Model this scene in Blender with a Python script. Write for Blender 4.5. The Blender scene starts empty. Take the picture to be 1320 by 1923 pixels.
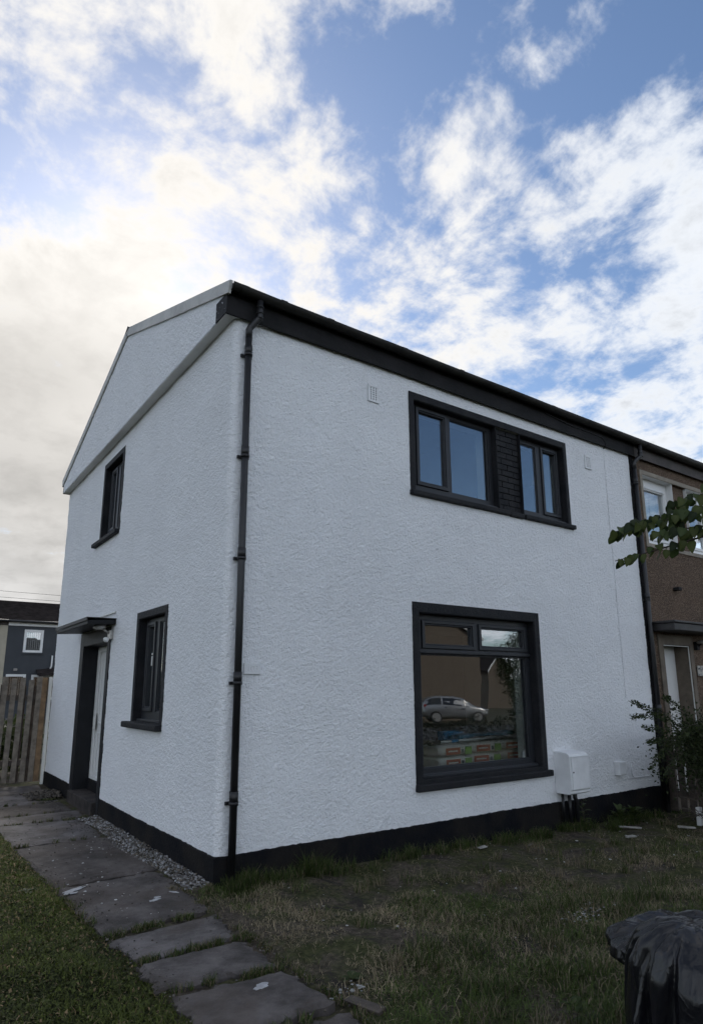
import bpy, bmesh, math, random
import numpy as np
from mathutils import Vector, Matrix

random.seed(7)
rng = np.random.default_rng(7)
SC = bpy.context.scene
COL = SC.collection
RAD = math.radians

# ------------------------------------------------------------------ camera
cam_data = bpy.data.cameras.new("camera")
cam = bpy.data.objects.new("camera", cam_data)
COL.objects.link(cam)
SC.camera = cam
cam_data.sensor_fit = 'HORIZONTAL'
cam_data.sensor_width = 36.0
cam_data.lens = 36.0 * 1207.27 / 1320.0
cam_data.shift_y = (1032.25 - 961.5) / 1320.0
cam_data.clip_start = 0.05
cam_data.clip_end = 3000.0
right = Vector((0.816464, -0.577383, -0.003868))
up = Vector((-0.118675, -0.174364, 0.977504))
fwd = Vector((0.565069, 0.797638, 0.210883))
mw = Matrix.Identity(4)
for i in range(3):
    mw[i][0] = right[i]; mw[i][1] = up[i]; mw[i][2] = -fwd[i]
mw[0][3], mw[1][3], mw[2][3] = -2.2143, -4.9611, 1.5235
cam.matrix_world = mw

# ------------------------------------------------------------------ sky and sun
SUN_EL, SUN_AZ = RAD(33), RAD(14)          # azimuth from +Y towards +X
sun_dir = Vector((math.sin(SUN_AZ) * math.cos(SUN_EL), math.cos(SUN_AZ) * math.cos(SUN_EL), math.sin(SUN_EL)))
world = bpy.data.worlds.new("World")
SC.world = world
world.use_nodes = True


class NT:
    """small helper to write node trees"""
    def __init__(self, tree):
        self.t = tree; self.n = tree.nodes; self.l = tree.links

    def node(self, typ, **kw):
        nd = self.n.new(typ)
        for k, v in kw.items():
            setattr(nd, k, v)
        return nd

    def put(self, sock, v):
        if isinstance(v, bpy.types.NodeSocket):
            self.l.new(v, sock)
        elif v is not None:
            sock.default_value = v

    def math(self, op, a, b=None, c=None, clamp=False):
        nd = self.node('ShaderNodeMath', operation=op, use_clamp=clamp)
        for i, v in enumerate((a, b, c)):
            if v is not None:
                self.put(nd.inputs[i], v)
        return nd.outputs[0]

    def vmath(self, op, a, b=None, scale=None):
        nd = self.node('ShaderNodeVectorMath', operation=op)
        self.put(nd.inputs[0], a)
        if b is not None:
            self.put(nd.inputs[1], b)
        if scale is not None:
            self.put(nd.inputs['Scale'], scale)
        return nd.outputs['Value'] if op in ('DOT_PRODUCT', 'LENGTH', 'DISTANCE') else nd.outputs[0]

    def noise(self, vec, scale, detail=4.0, rough=0.55, dist=0.0, out=0, dim='3D'):
        nd = self.node('ShaderNodeTexNoise', noise_dimensions=dim)
        if vec is not None:
            self.put(nd.inputs['Vector'], vec)
        nd.inputs['Scale'].default_value = scale
        nd.inputs['Detail'].default_value = detail
        nd.inputs['Roughness'].default_value = rough
        nd.inputs['Distortion'].default_value = dist
        return nd.outputs[out]

    def ramp(self, v, lo, hi, a=0.0, b=1.0, smooth=True):
        nd = self.node('ShaderNodeMapRange', interpolation_type='SMOOTHSTEP' if smooth else 'LINEAR')
        self.put(nd.inputs[0], v)
        nd.inputs[1].default_value = lo; nd.inputs[2].default_value = hi
        nd.inputs[3].default_value = a; nd.inputs[4].default_value = b
        return nd.outputs[0]

    def mix(self, fac, a, b, typ='RGBA', blend='MIX'):
        nd = self.node('ShaderNodeMix', data_type=typ, blend_type=blend)
        ia, ib, o = (6, 7, 2) if typ == 'RGBA' else (2, 3, 0)
        self.put(nd.inputs[0], fac)
        self.put(nd.inputs[ia], a); self.put(nd.inputs[ib], b)
        return nd.outputs[o]


def c4(c):
    return (c[0], c[1], c[2], 1.0)


def az_el(az, el):
    az, el = RAD(az), RAD(el)
    return (math.sin(az) * math.cos(el), math.cos(az) * math.cos(el), math.sin(el))


w = NT(world.node_tree)
w.n.clear()
w_out = w.node('ShaderNodeOutputWorld')
w_bg = w.node('ShaderNodeBackground')
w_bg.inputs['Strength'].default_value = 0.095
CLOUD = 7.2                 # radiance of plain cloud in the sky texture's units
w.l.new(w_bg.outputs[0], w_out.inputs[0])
sky = w.node('ShaderNodeTexSky', sky_type='NISHITA', sun_disc=False)
sky.sun_elevation = SUN_EL
sky.sun_rotation = SUN_AZ
sky.altitude = 50.0
sky.air_density = 1.0
sky.dust_density = 0.35
sky.ozone_density = 3.0
d_ = w.vmath('NORMALIZE', w.node('ShaderNodeTexCoord').outputs['Generated'])
sep = w.node('ShaderNodeSeparateXYZ'); w.l.new(d_, sep.inputs[0])
dz = w.math('MAXIMUM', sep.outputs[2], 0.0)
inv = w.math('DIVIDE', 1.0, w.math('ADD', dz, 0.22))
cmb = w.node('ShaderNodeCombineXYZ')
w.l.new(w.math('MULTIPLY', sep.outputs[0], inv), cmb.inputs[0])
w.l.new(w.math('MULTIPLY', sep.outputs[1], inv), cmb.inputs[1])
flat = w.vmath('ADD', cmb.outputs[0], (3.15, 1.40, 0.0))
sund = w.vmath('DOT_PRODUCT', d_, tuple(sun_dir))


def lobe(az, el, lo_deg, hi_deg):
    """1 inside hi_deg of a direction, falling to 0 at lo_deg: a bank of cloud"""
    dp = w.vmath('DOT_PRODUCT', d_, az_el(az, el))
    return w.ramp(dp, math.cos(RAD(lo_deg)), math.cos(RAD(hi_deg)))


warp = w.vmath('ADD', flat, w.vmath('SCALE', w.vmath('SUBTRACT', w.noise(flat, 2.6, 2.0, 0.5, out=1, dim='2D'), (0.5, 0.5, 0.5)), scale=0.09))
big = w.noise(flat, 2.3, 1.0, 0.5, 0.0, dim='2D')
fine = w.noise(warp, 7.5, 8.0, 0.62, 0.0, dim='2D')
wisp = w.noise(warp, 26.0, 3.0, 0.65, dim='2D')
dens = w.math('MULTIPLY_ADD', w.math('SUBTRACT', fine, 0.5), 1.75, w.math('MULTIPLY', w.math('SUBTRACT', big, 0.5), 0.9))
dens = w.math('MULTIPLY_ADD', w.math('SUBTRACT', wisp, 0.5), 0.35, dens)
cover = w.ramp(dz, 0.05, 0.75, 0.13, 0.02, smooth=False)
for (az, el, outer, inner_, wt) in (
        (22, 31, 20, 6, 0.16), (6, 29, 14, 5, 0.12), (8, 10, 26, 14, 0.62), (30, 51, 11, 3, 0.16), (10, 54, 8, 3, 0.06), (17, 44, 6, 2, -0.10),
        (8, 40.5, 8, 2, -0.34), (39, 47, 7, 2, -0.24), (53.5, 37.5, 6, 2, -0.26), (50, 53, 8, 3, -0.12), (66, 50, 8, 3, -0.30), (60, 33, 5, 1, -0.22),
        (131, 27, 15, 9, -0.80), (46.5, 43.6, 6, 2, 0.30), (62.5, 41, 7, 2, 0.04), (44, 32, 9, 3, 0.12), (66, 34, 5, 2, 0.10), (55, 30, 8, 2, -0.12), (63, 20, 7, 3, 0.14), (56.5, 49, 4, 1, 0.22)):
    cover = w.math('MULTIPLY_ADD', lobe(az, el, outer, inner_), wt, cover)
dens = w.math('ADD', dens, cover)
alpha = w.ramp(dens, -0.25, 0.43)
core = w.ramp(dens, 0.10, 0.75)
near_sun = w.ramp(sund, 0.72, 0.995)
veil = w.noise(flat, 1.6, 2.0, 0.55, dim='2D')
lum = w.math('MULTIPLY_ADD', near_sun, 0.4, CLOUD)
lum = w.math('MULTIPLY', lum, w.ramp(sund, 0.55, -0.60, 1.0, 1.7))     # clouds facing the sun outshine back-lit ones; gain added to brighten the walls
shade = w.math('MULTIPLY', w.math('SUBTRACT', fine, 0.42), 1.4, clamp=True)
lum = w.math('MULTIPLY', lum, w.math('SUBTRACT', 1.0, w.math('MULTIPLY', w.math('MULTIPLY', core, shade), w.math('MULTIPLY_ADD', near_sun, -0.25, 0.55))))
low_grey = w.math('MULTIPLY', lobe(4, 8, 27, 8), w.math('MULTIPLY_ADD', veil, 0.62, 0.02))
lum = w.math('MULTIPLY', lum, w.math('SUBTRACT', 1.0, low_grey))
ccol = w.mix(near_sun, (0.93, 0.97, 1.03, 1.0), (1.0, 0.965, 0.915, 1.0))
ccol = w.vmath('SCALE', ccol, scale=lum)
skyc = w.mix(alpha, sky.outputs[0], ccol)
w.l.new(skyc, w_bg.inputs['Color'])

sun_data = bpy.data.lights.new("sun", 'SUN')
sun_data.energy = 1.2
sun_data.angle = RAD(14)
sun_data.color = (1.0, 0.94, 0.86)
sun = bpy.data.objects.new("sun", sun_data)
COL.objects.link(sun)
sun.rotation_euler = (-sun_dir).to_track_quat('-Z', 'Y').to_euler()

SC.view_settings.view_transform = 'Standard'
SC.view_settings.look = 'None'
SC.view_settings.gamma = 1.0
SC.view_settings.use_curve_mapping = False
SC.view_settings.exposure = 0.53
SC.cycles.max_bounces = 6
SC.cycles.diffuse_bounces = 3
SC.cycles.glossy_bounces = 3
SC.cycles.use_adaptive_sampling = True
SC.cycles.adaptive_threshold = 0.035
SC.cycles.transparent_max_bounces = 12


# ------------------------------------------------------------------ materials
def new_mat(name):
    m = bpy.data.materials.new(name)
    m.use_nodes = True
    t = NT(m.node_tree)
    b = t.n['Principled BSDF']
    return m, t, b


def coords(t):
    return t.node('ShaderNodeTexCoord').outputs['Object']


def simple(name, col, rough=0.6, var=0.12, scale=8.0, bump=0.0, bscale=60.0, metal=0.0, col2=None, spec=0.5, detail=5.0):
    """base colour with a noise variation and a fine relief"""
    m, t, b = new_mat(name)
    co = coords(t)
    c2 = col2 if col2 else tuple(max(0.0, x * (1 - 2.2 * var)) for x in col)
    f = t.ramp(t.noise(co, scale, detail, 0.6), 0.32, 0.68)
    t.put(b.inputs['Base Color'], t.mix(f, c4(c2), c4(col)))
    b.inputs['Roughness'].default_value = rough
    b.inputs['Metallic'].default_value = metal
    b.inputs['Specular IOR Level'].default_value = spec
    if bump:
        bn = t.node('ShaderNodeBump')
        bn.inputs['Strength'].default_value = min(1.0, bump)
        bn.inputs['Distance'].default_value = 0.01
        t.put(bn.inputs['Height'], t.noise(co, bscale, 4.0, 0.6))
        t.l.new(bn.outputs[0], b.inputs['Normal'])
    return m


def roughcast(name, col, col2, lump=66.0, dist=0.016, speck=None, weather=False):
    """wet dash / harled render: rounded lumps with pits between them"""
    m, t, b = new_mat(name)
    co = coords(t)
    warp = t.vmath('ADD', co, t.vmath('SCALE', t.noise(co, 18.0, 2.0, 0.5, out=1), scale=0.05))
    v = t.node('ShaderNodeTexVoronoi', feature='SMOOTH_F1')
    t.put(v.inputs['Vector'], warp)
    v.inputs['Scale'].default_value = lump
    v.inputs['Smoothness'].default_value = 0.6
    n1 = t.noise(co, 88.0, 2.0, 0.55)
    n2 = t.noise(co, 44.0, 2.0, 0.5)
    h = t.math('ADD', t.math('MULTIPLY', v.outputs['Distance'], -0.55), t.math('MULTIPLY', n1, 0.8))
    h = t.math('ADD', h, t.math('MULTIPLY', n2, 1.1))
    bn = t.node('ShaderNodeBump')
    bn.inputs['Strength'].default_value = 1.0
    bn.inputs['Distance'].default_value = dist
    t.put(bn.inputs['Height'], h)
    t.l.new(bn.outputs[0], b.inputs['Normal'])
    patch = t.ramp(t.noise(co, 1.3, 5.0, 0.6), 0.35, 0.7)
    base = t.mix(patch, c4(col2), c4(col))
    if speck:
        sv = t.node('ShaderNodeTexVoronoi', feature='F1')
        t.put(sv.inputs['Vector'], co)
        sv.inputs['Scale'].default_value = 90.0
        grain = t.ramp(t.noise(co, 62.0, 3.0, 0.75), 0.47, 0.66)
        base = t.mix(grain, base, c4(speck))
    else:
        pin = t.ramp(t.noise(co, 7.5, 6.0, 0.75), 0.735, 0.76)
        base = t.mix(t.math('MULTIPLY', pin, 0.55), base, (0.25, 0.25, 0.26, 1))
    if weather:      # faint rain runs and grime
        mp = t.node('ShaderNodeMapping'); mp.inputs['Scale'].default_value = (5.0, 5.0, 0.45)
        t.l.new(co, mp.inputs[0])
        run = t.ramp(t.noise(mp.outputs[0], 1.6, 5.0, 0.65), 0.50, 0.78)
        base = t.mix(t.math('MULTIPLY', run, 0.10), base, (0.50, 0.50, 0.48, 1))
    t.put(b.inputs['Base Color'], base)
    b.inputs['Roughness'].default_value = 0.85
    b.inputs['Specular IOR Level'].default_value = 0.25
    return m


def glass_mat(name, tint=(0.9, 0.93, 0.93), gain=0.9, base=0.20):
    m, t, b = new_mat(name)
    t.n.remove(b)
    out = t.n['Material Output']
    tr = t.node('ShaderNodeBsdfTransparent'); tr.inputs[0].default_value = c4(tint)
    gl = t.node('ShaderNodeBsdfGlossy'); gl.inputs['Roughness'].default_value = 0.0
    gl.inputs['Color'].default_value = (0.95, 0.97, 1.0, 1)
    lw = t.node('ShaderNodeLayerWeight'); lw.inputs[0].default_value = 0.5
    fac = t.math('MULTIPLY_ADD', t.math('POWER', lw.outputs['Facing'], 4.0), gain, base, clamp=True)
    co = coords(t)
    bn = t.node('ShaderNodeBump'); bn.inputs['Strength'].default_value = 0.25; bn.inputs['Distance'].default_value = 0.004
    t.put(bn.inputs['Height'], t.noise(co, 2.6, 1.0, 0.4))
    t.l.new(bn.outputs[0], gl.inputs['Normal'])
    mx = t.node('ShaderNodeMixShader')
    t.put(mx.inputs[0], fac); t.l.new(tr.outputs[0], mx.inputs[1]); t.l.new(gl.outputs[0], mx.inputs[2])
    t.l.new(mx.outputs[0], out.inputs[0])
    return m


def attr_mat(name, rough=0.7, trans=0.0):
    """colour comes from the per-blade / per-leaf colour attribute"""
    m, t, b = new_mat(name)
    a = t.node('ShaderNodeVertexColor', layer_name='Col')
    t.l.new(a.outputs[0], b.inputs['Base Color'])
    b.inputs['Roughness'].default_value = rough
    b.inputs['Specular IOR Level'].default_value = 0.25
    if trans:
        tl = t.node('ShaderNodeBsdfTranslucent')
        t.l.new(a.outputs[0], tl.inputs[0])
        mx = t.node('ShaderNodeMixShader'); mx.inputs[0].default_value = trans
        out = t.n['Material Output']
        t.l.new(b.outputs[0], mx.inputs[1]); t.l.new(tl.outputs[0], mx.inputs[2]); t.l.new(mx.outputs[0], out.inputs[0])
    return m


M = {}
M['white_render'] = roughcast('white_render', (0.825, 0.835, 0.855), (0.79, 0.80, 0.82), dist=0.030)
M['white_render_fine'] = roughcast('white_render_fine', (0.825, 0.835, 0.855), (0.79, 0.80, 0.82), lump=110.0, dist=0.007, weather=True)
M['brown_render'] = roughcast('brown_render', (0.120, 0.078, 0.052), (0.088, 0.060, 0.042), speck=(0.29, 0.21, 0.155), dist=0.018)
M['white_plaster'] = simple('white_plaster', (0.62, 0.62, 0.58), 0.8, 0.04, 3.0, 0.2, 30)
M['soffit_paint'] = simple('soffit_paint', (0.76, 0.75, 0.72), 0.6, 0.05, 4.0, 0.15, 40)
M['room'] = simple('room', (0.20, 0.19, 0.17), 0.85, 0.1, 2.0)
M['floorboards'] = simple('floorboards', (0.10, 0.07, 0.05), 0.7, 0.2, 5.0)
M['black_masonry'] = simple('black_masonry', (0.021, 0.021, 0.023), 0.65, 0.15, 5.0, 0.9, 55, spec=0.22, col2=(0.010, 0.011, 0.014))
M['black_smooth'] = simple('black_smooth', (0.014, 0.015, 0.018), 0.55, 0.12, 7.0, 0.35, 40, spec=0.25)
M['plinth_black'] = simple('plinth_black', (0.017, 0.015, 0.014), 0.8, 0.2, 3.2, 0.9, 45, spec=0.12, col2=(0.005, 0.006, 0.009), detail=8.0)
M['upvc_grey'] = simple('upvc_grey', (0.024, 0.026, 0.031), 0.42, 0.06, 12.0, spec=0.35)
M['pipe_black'] = simple('pipe_black', (0.014, 0.014, 0.016), 0.42, 0.2, 6.0, 0.1, 60, spec=0.5)
M['gutter_old'] = simple('gutter_old', (0.026, 0.024, 0.020), 0.6, 0.25, 5.0, 0.3, 30, col2=(0.012, 0.011, 0.010), spec=0.3)
M['fascia_black'] = simple('fascia_black', (0.018, 0.017, 0.018), 0.7, 0.25, 3.0, 0.5, 25, col2=(0.009, 0.009, 0.010), spec=0.2)
M['fascia_brown'] = simple('fascia_brown', (0.075, 0.062, 0.058), 0.7, 0.2, 5.0, 0.6, 30, col2=(0.04, 0.034, 0.032))
M['verge'] = simple('verge', (0.52, 0.51, 0.48), 0.6, 0.12, 3.0, 0.3, 30)
M['slate'] = simple('slate', (0.06, 0.055, 0.055), 0.75, 0.2, 4.0, 0.5, 30)
M['glass'] = glass_mat('glass')
M['white_upvc'] = simple('white_upvc', (0.74, 0.74, 0.73), 0.35, 0.03, 5.0)
M['white_box'] = simple('white_box', (0.76, 0.77, 0.785), 0.5, 0.05, 6.0, 0.15, 60)
M['sticker'] = simple('sticker', (0.65, 0.65, 0.62), 0.6, 0.03, 5.0)
M['concrete_step'] = simple('concrete_step', (0.062, 0.052, 0.048), 0.85, 0.25, 7.0, 0.6, 40, col2=(0.028, 0.025, 0.024), spec=0.2)
M['stone_trim'] = simple('stone_trim', (0.30, 0.265, 0.215), 0.8, 0.12, 6.0, 0.4, 40)
M['stone_trim_dark'] = simple('stone_trim_dark', (0.16, 0.13, 0.10), 0.85, 0.15, 6.0, 0.4, 40)
M['lead'] = simple('lead', (0.045, 0.042, 0.042), 0.6, 0.2, 6.0, 0.3, 30)
M['metal_dull'] = simple('metal_dull', (0.55, 0.53, 0.50), 0.4, 0.15, 20.0, metal=0.7)
M['lamp_glass'] = simple('lamp_glass', (0.45, 0.44, 0.42), 0.15, 0.05, 10.0)
M['timber'] = simple('timber', (0.25, 0.215, 0.175), 0.85, 0.2, 9.0, 0.5, 50, col2=(0.135, 0.115, 0.096), spec=0.2)
M['timber_new'] = simple('timber_new', (0.26, 0.165, 0.09), 0.8, 0.2, 9.0, 0.5, 50)
M['timber_old'] = simple('timber_old', (0.10, 0.080, 0.065), 0.85, 0.2, 9.0, 0.6, 50)
M['bag_black'] = simple('bag_black', (0.008, 0.008, 0.011), 0.34, 0.2, 5.0, 0.5, 26, spec=0.4)
def bag_mat():
    m, t, b = new_mat('bag_black')
    co = coords(t)
    mp = t.node('ShaderNodeMapping'); mp.inputs['Scale'].default_value = (1.0, 1.0, 0.14)
    t.l.new(co, mp.inputs[0])

    def ridge(vec, sc, dist):
        n_ = t.noise(vec, sc, 2.0, 0.5, dist)
        return t.math('POWER', t.math('SUBTRACT', 1.0, t.math('ABSOLUTE', t.math('MULTIPLY_ADD', n_, 2.0, -1.0))), 3.0)
    h = t.math('ADD', ridge(mp.outputs[0], 14.0, 0.6), t.math('MULTIPLY', ridge(co, 12.0, 0.8), 0.5))
    bn = t.node('ShaderNodeBump'); bn.inputs['Strength'].default_value = 1.0; bn.inputs['Distance'].default_value = 0.0022
    t.put(bn.inputs['Height'], h); t.l.new(bn.outputs[0], b.inputs['Normal'])
    b.inputs['Base Color'].default_value = (0.006, 0.006, 0.008, 1)
    b.inputs['Roughness'].default_value = 0.24
    b.inputs['Specular IOR Level'].default_value = 0.42
    return m


M['bag_black'] = bag_mat()
M['fleck_white'] = simple('fleck_white', (0.5, 0.5, 0.52), 0.5, 0.1, 20.0)
M['rubble'] = simple('rubble', (0.42, 0.40, 0.37), 0.9, 0.2, 20.0, 0.4, 60)
M['paint_spill'] = simple('paint_spill', (0.46, 0.46, 0.47), 0.7, 0.2, 25.0, col2=(0.30, 0.30, 0.31))
M['bark'] = simple('bark', (0.075, 0.060, 0.045), 0.85, 0.2, 14.0, 0.6, 50)
M['leaf'] = attr_mat('leaf', 0.5, 0.38)
M['blade'] = attr_mat('blade', 0.7, 0.2)
M['pebble'] = attr_mat('pebble', 0.7)
M['blue_paint'] = roughcast('blue_paint', (0.066, 0.071, 0.079), (0.056, 0.060, 0.068), speck=(0.07, 0.075, 0.083), dist=0.006)
M['cream_paint'] = simple('cream_paint', (0.42, 0.38, 0.30), 0.85, 0.06, 3.0)
M['roof_tile'] = simple('roof_tile', (0.042, 0.035, 0.034), 0.95, 0.2, 3.0, 0.4, 20, spec=0.05)
M['blind'] = simple('blind', (0.30, 0.28, 0.26), 0.8, 0.06, 4.0)
M['dark'] = simple('dark', (0.010, 0.010, 0.011), 0.8, 0.1, 5.0)
M['asphalt'] = simple('asphalt', (0.055, 0.054, 0.053), 0.9, 0.12, 12.0, 0.4, 80)
M['beige_render'] = simple('beige_render', (0.15, 0.118, 0.088), 0.9, 0.1, 5.0, 0.5, 40)
M['car_paint'] = simple('car_paint', (0.33, 0.33, 0.33), 0.3, 0.02, 3.0, metal=0.7)
M['car_glass'] = simple('car_glass', (0.02, 0.022, 0.025), 0.08, 0.05, 3.0)
M['tyre'] = simple('tyre', (0.015, 0.015, 0.015), 0.8, 0.1, 9.0)
M['red_lens'] = simple('red_lens', (0.30, 0.015, 0.012), 0.25, 0.05, 9.0)
M['bag_paper'] = simple('bag_paper', (0.60, 0.56, 0.50), 0.75, 0.08, 7.0, 0.4, 22)
M['print_red'] = simple('print_red', (0.42, 0.085, 0.035), 0.7, 0.08, 10.0)
M['print_green'] = simple('print_green', (0.19, 0.36, 0.06), 0.7, 0.08, 10.0)
M['print_dark'] = simple('print_dark', (0.06, 0.07, 0.09), 0.7, 0.08, 10.0)
M['print_pale'] = simple('print_pale', (0.72, 0.68, 0.62), 0.7, 0.05, 10.0)
M['blue_plastic'] = simple('blue_plastic', (0.03, 0.22, 0.42), 0.4, 0.15, 9.0, 0.4, 25)
M['teal_cloth'] = simple('teal_cloth', (0.035, 0.17, 0.26), 0.8, 0.2, 12.0, 0.6, 25)
M['pole_white'] = simple('pole_white', (0.62, 0.62, 0.60), 0.35, 0.05, 9.0)
M['hill'] = simple('hill', (0.07, 0.085, 0.06), 0.95, 0.15, 0.02)
M['plaque'] = simple('plaque', (0.42, 0.40, 0.36), 0.6, 0.1, 12.0)


def ground_mat():
    m, t, b = new_mat('soil')
    co = coords(t)
    f = t.ramp(t.noise(co, 2.3, 7.0, 0.68), 0.40, 0.60)
    damp = t.ramp(t.noise(co, 3.1, 5.0, 0.6, 0.6), 0.56, 0.66)
    g = t.ramp(t.noise(co, 26.0, 6.0, 0.7), 0.35, 0.7)
    soil = t.mix(g, (0.050, 0.040, 0.032, 1), (0.130, 0.108, 0.086, 1))
    turf = t.mix(g, (0.034, 0.038, 0.016, 1), (0.088, 0.090, 0.040, 1))
    base = t.mix(t.math('MULTIPLY', damp, 0.8), t.mix(f, soil, turf), (0.034, 0.030, 0.028, 1))
    va = t.node('ShaderNodeVertexColor', layer_name='Col')
    sp = t.node('ShaderNodeSeparateColor'); t.l.new(va.outputs[0], sp.inputs[0])
    sward = t.mix(g, (0.012, 0.015, 0.006, 1), (0.030, 0.036, 0.014, 1))
    t.put(b.inputs['Base Color'], t.mix(sp.outputs[0], base, sward))
    b.inputs['Roughness'].default_value = 0.95
    b.inputs['Specular IOR Level'].default_value = 0.1
    bn = t.node('ShaderNodeBump'); bn.inputs['Strength'].default_value = 1.0; bn.inputs['Distance'].default_value = 0.02
    t.put(bn.inputs['Height'], t.noise(co, 34.0, 6.0, 0.7))
    t.l.new(bn.outputs[0], b.inputs['Normal'])
    return m


def slab_mat():
    m, t, b = new_mat('paving_concrete')
    co = coords(t)
    g = t.ramp(t.noise(co, 3.2, 8.0, 0.68), 0.34, 0.68)
    base = t.mix(g, (0.046, 0.040, 0.036, 1), (0.150, 0.134, 0.126, 1))
    f = t.ramp(t.noise(co, 70.0, 4.0, 0.7), 0.62, 0.72)
    base = t.mix(t.math('MULTIPLY', f, 0.5), base, (0.16, 0.15, 0.145, 1))
    moss = t.ramp(t.noise(co, 5.5, 6.0, 0.7), 0.60, 0.74)
    base = t.mix(t.math('MULTIPLY', moss, 0.85), base, (0.034, 0.033, 0.022, 1))
    grime = t.ramp(t.noise(co, 1.4, 6.0, 0.7, 0.8), 0.45, 0.62)
    base = t.mix(t.math('MULTIPLY', grime, 0.45), base, (0.085, 0.066, 0.052, 1))
    rnd = t.node('ShaderNodeObjectInfo').outputs['Random']
    base = t.mix(1.0, base, t.mix(rnd, (0.72, 0.68, 0.66, 1), (1.18, 1.20, 1.26, 1)), blend='MULTIPLY')
    white = t.ramp(t.noise(co, 13.0, 5.0, 0.72), 0.71, 0.74)
    base = t.mix(t.math('MULTIPLY', white, 0.5), base, (0.42, 0.42, 0.42, 1))
    t.put(b.inputs['Base Color'], base)
    b.inputs['Roughness'].default_value = 0.8
    b.inputs['Specular IOR Level'].default_value = 0.3
    bn = t.node('ShaderNodeBump'); bn.inputs['Strength'].default_value = 0.8; bn.inputs['Distance'].default_value = 0.006
    t.put(bn.inputs['Height'], t.math('ADD', t.noise(co, 60.0, 5.0, 0.7), t.math('MULTIPLY', t.noise(co, 6.0, 4.0, 0.6), 2.0)))
    t.l.new(bn.outputs[0], b.inputs['Normal'])
    return m


M['soil'] = ground_mat()
M['slab'] = slab_mat()


# ------------------------------------------------------------------ mesh helpers
def tag(o, label=None, cat=None, group=None, kind=None):
    if label: o['label'] = label
    if cat: o['category'] = cat
    if group: o['group'] = group
    if kind: o['kind'] = kind
    return o


def empty(name, loc=(0, 0, 0), rz=0.0):
    o = bpy.data.objects.new(name, None)
    COL.objects.link(o)
    o.location = loc
    o.rotation_euler = (0, 0, rz)
    o.empty_display_size = 0.2
    return o


def ident(u, v, z):
    return (u, v, z)


def side(u, v, z):        # along the gable: u runs along +Y, v is the depth into +X
    return (v, u, z)


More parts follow.
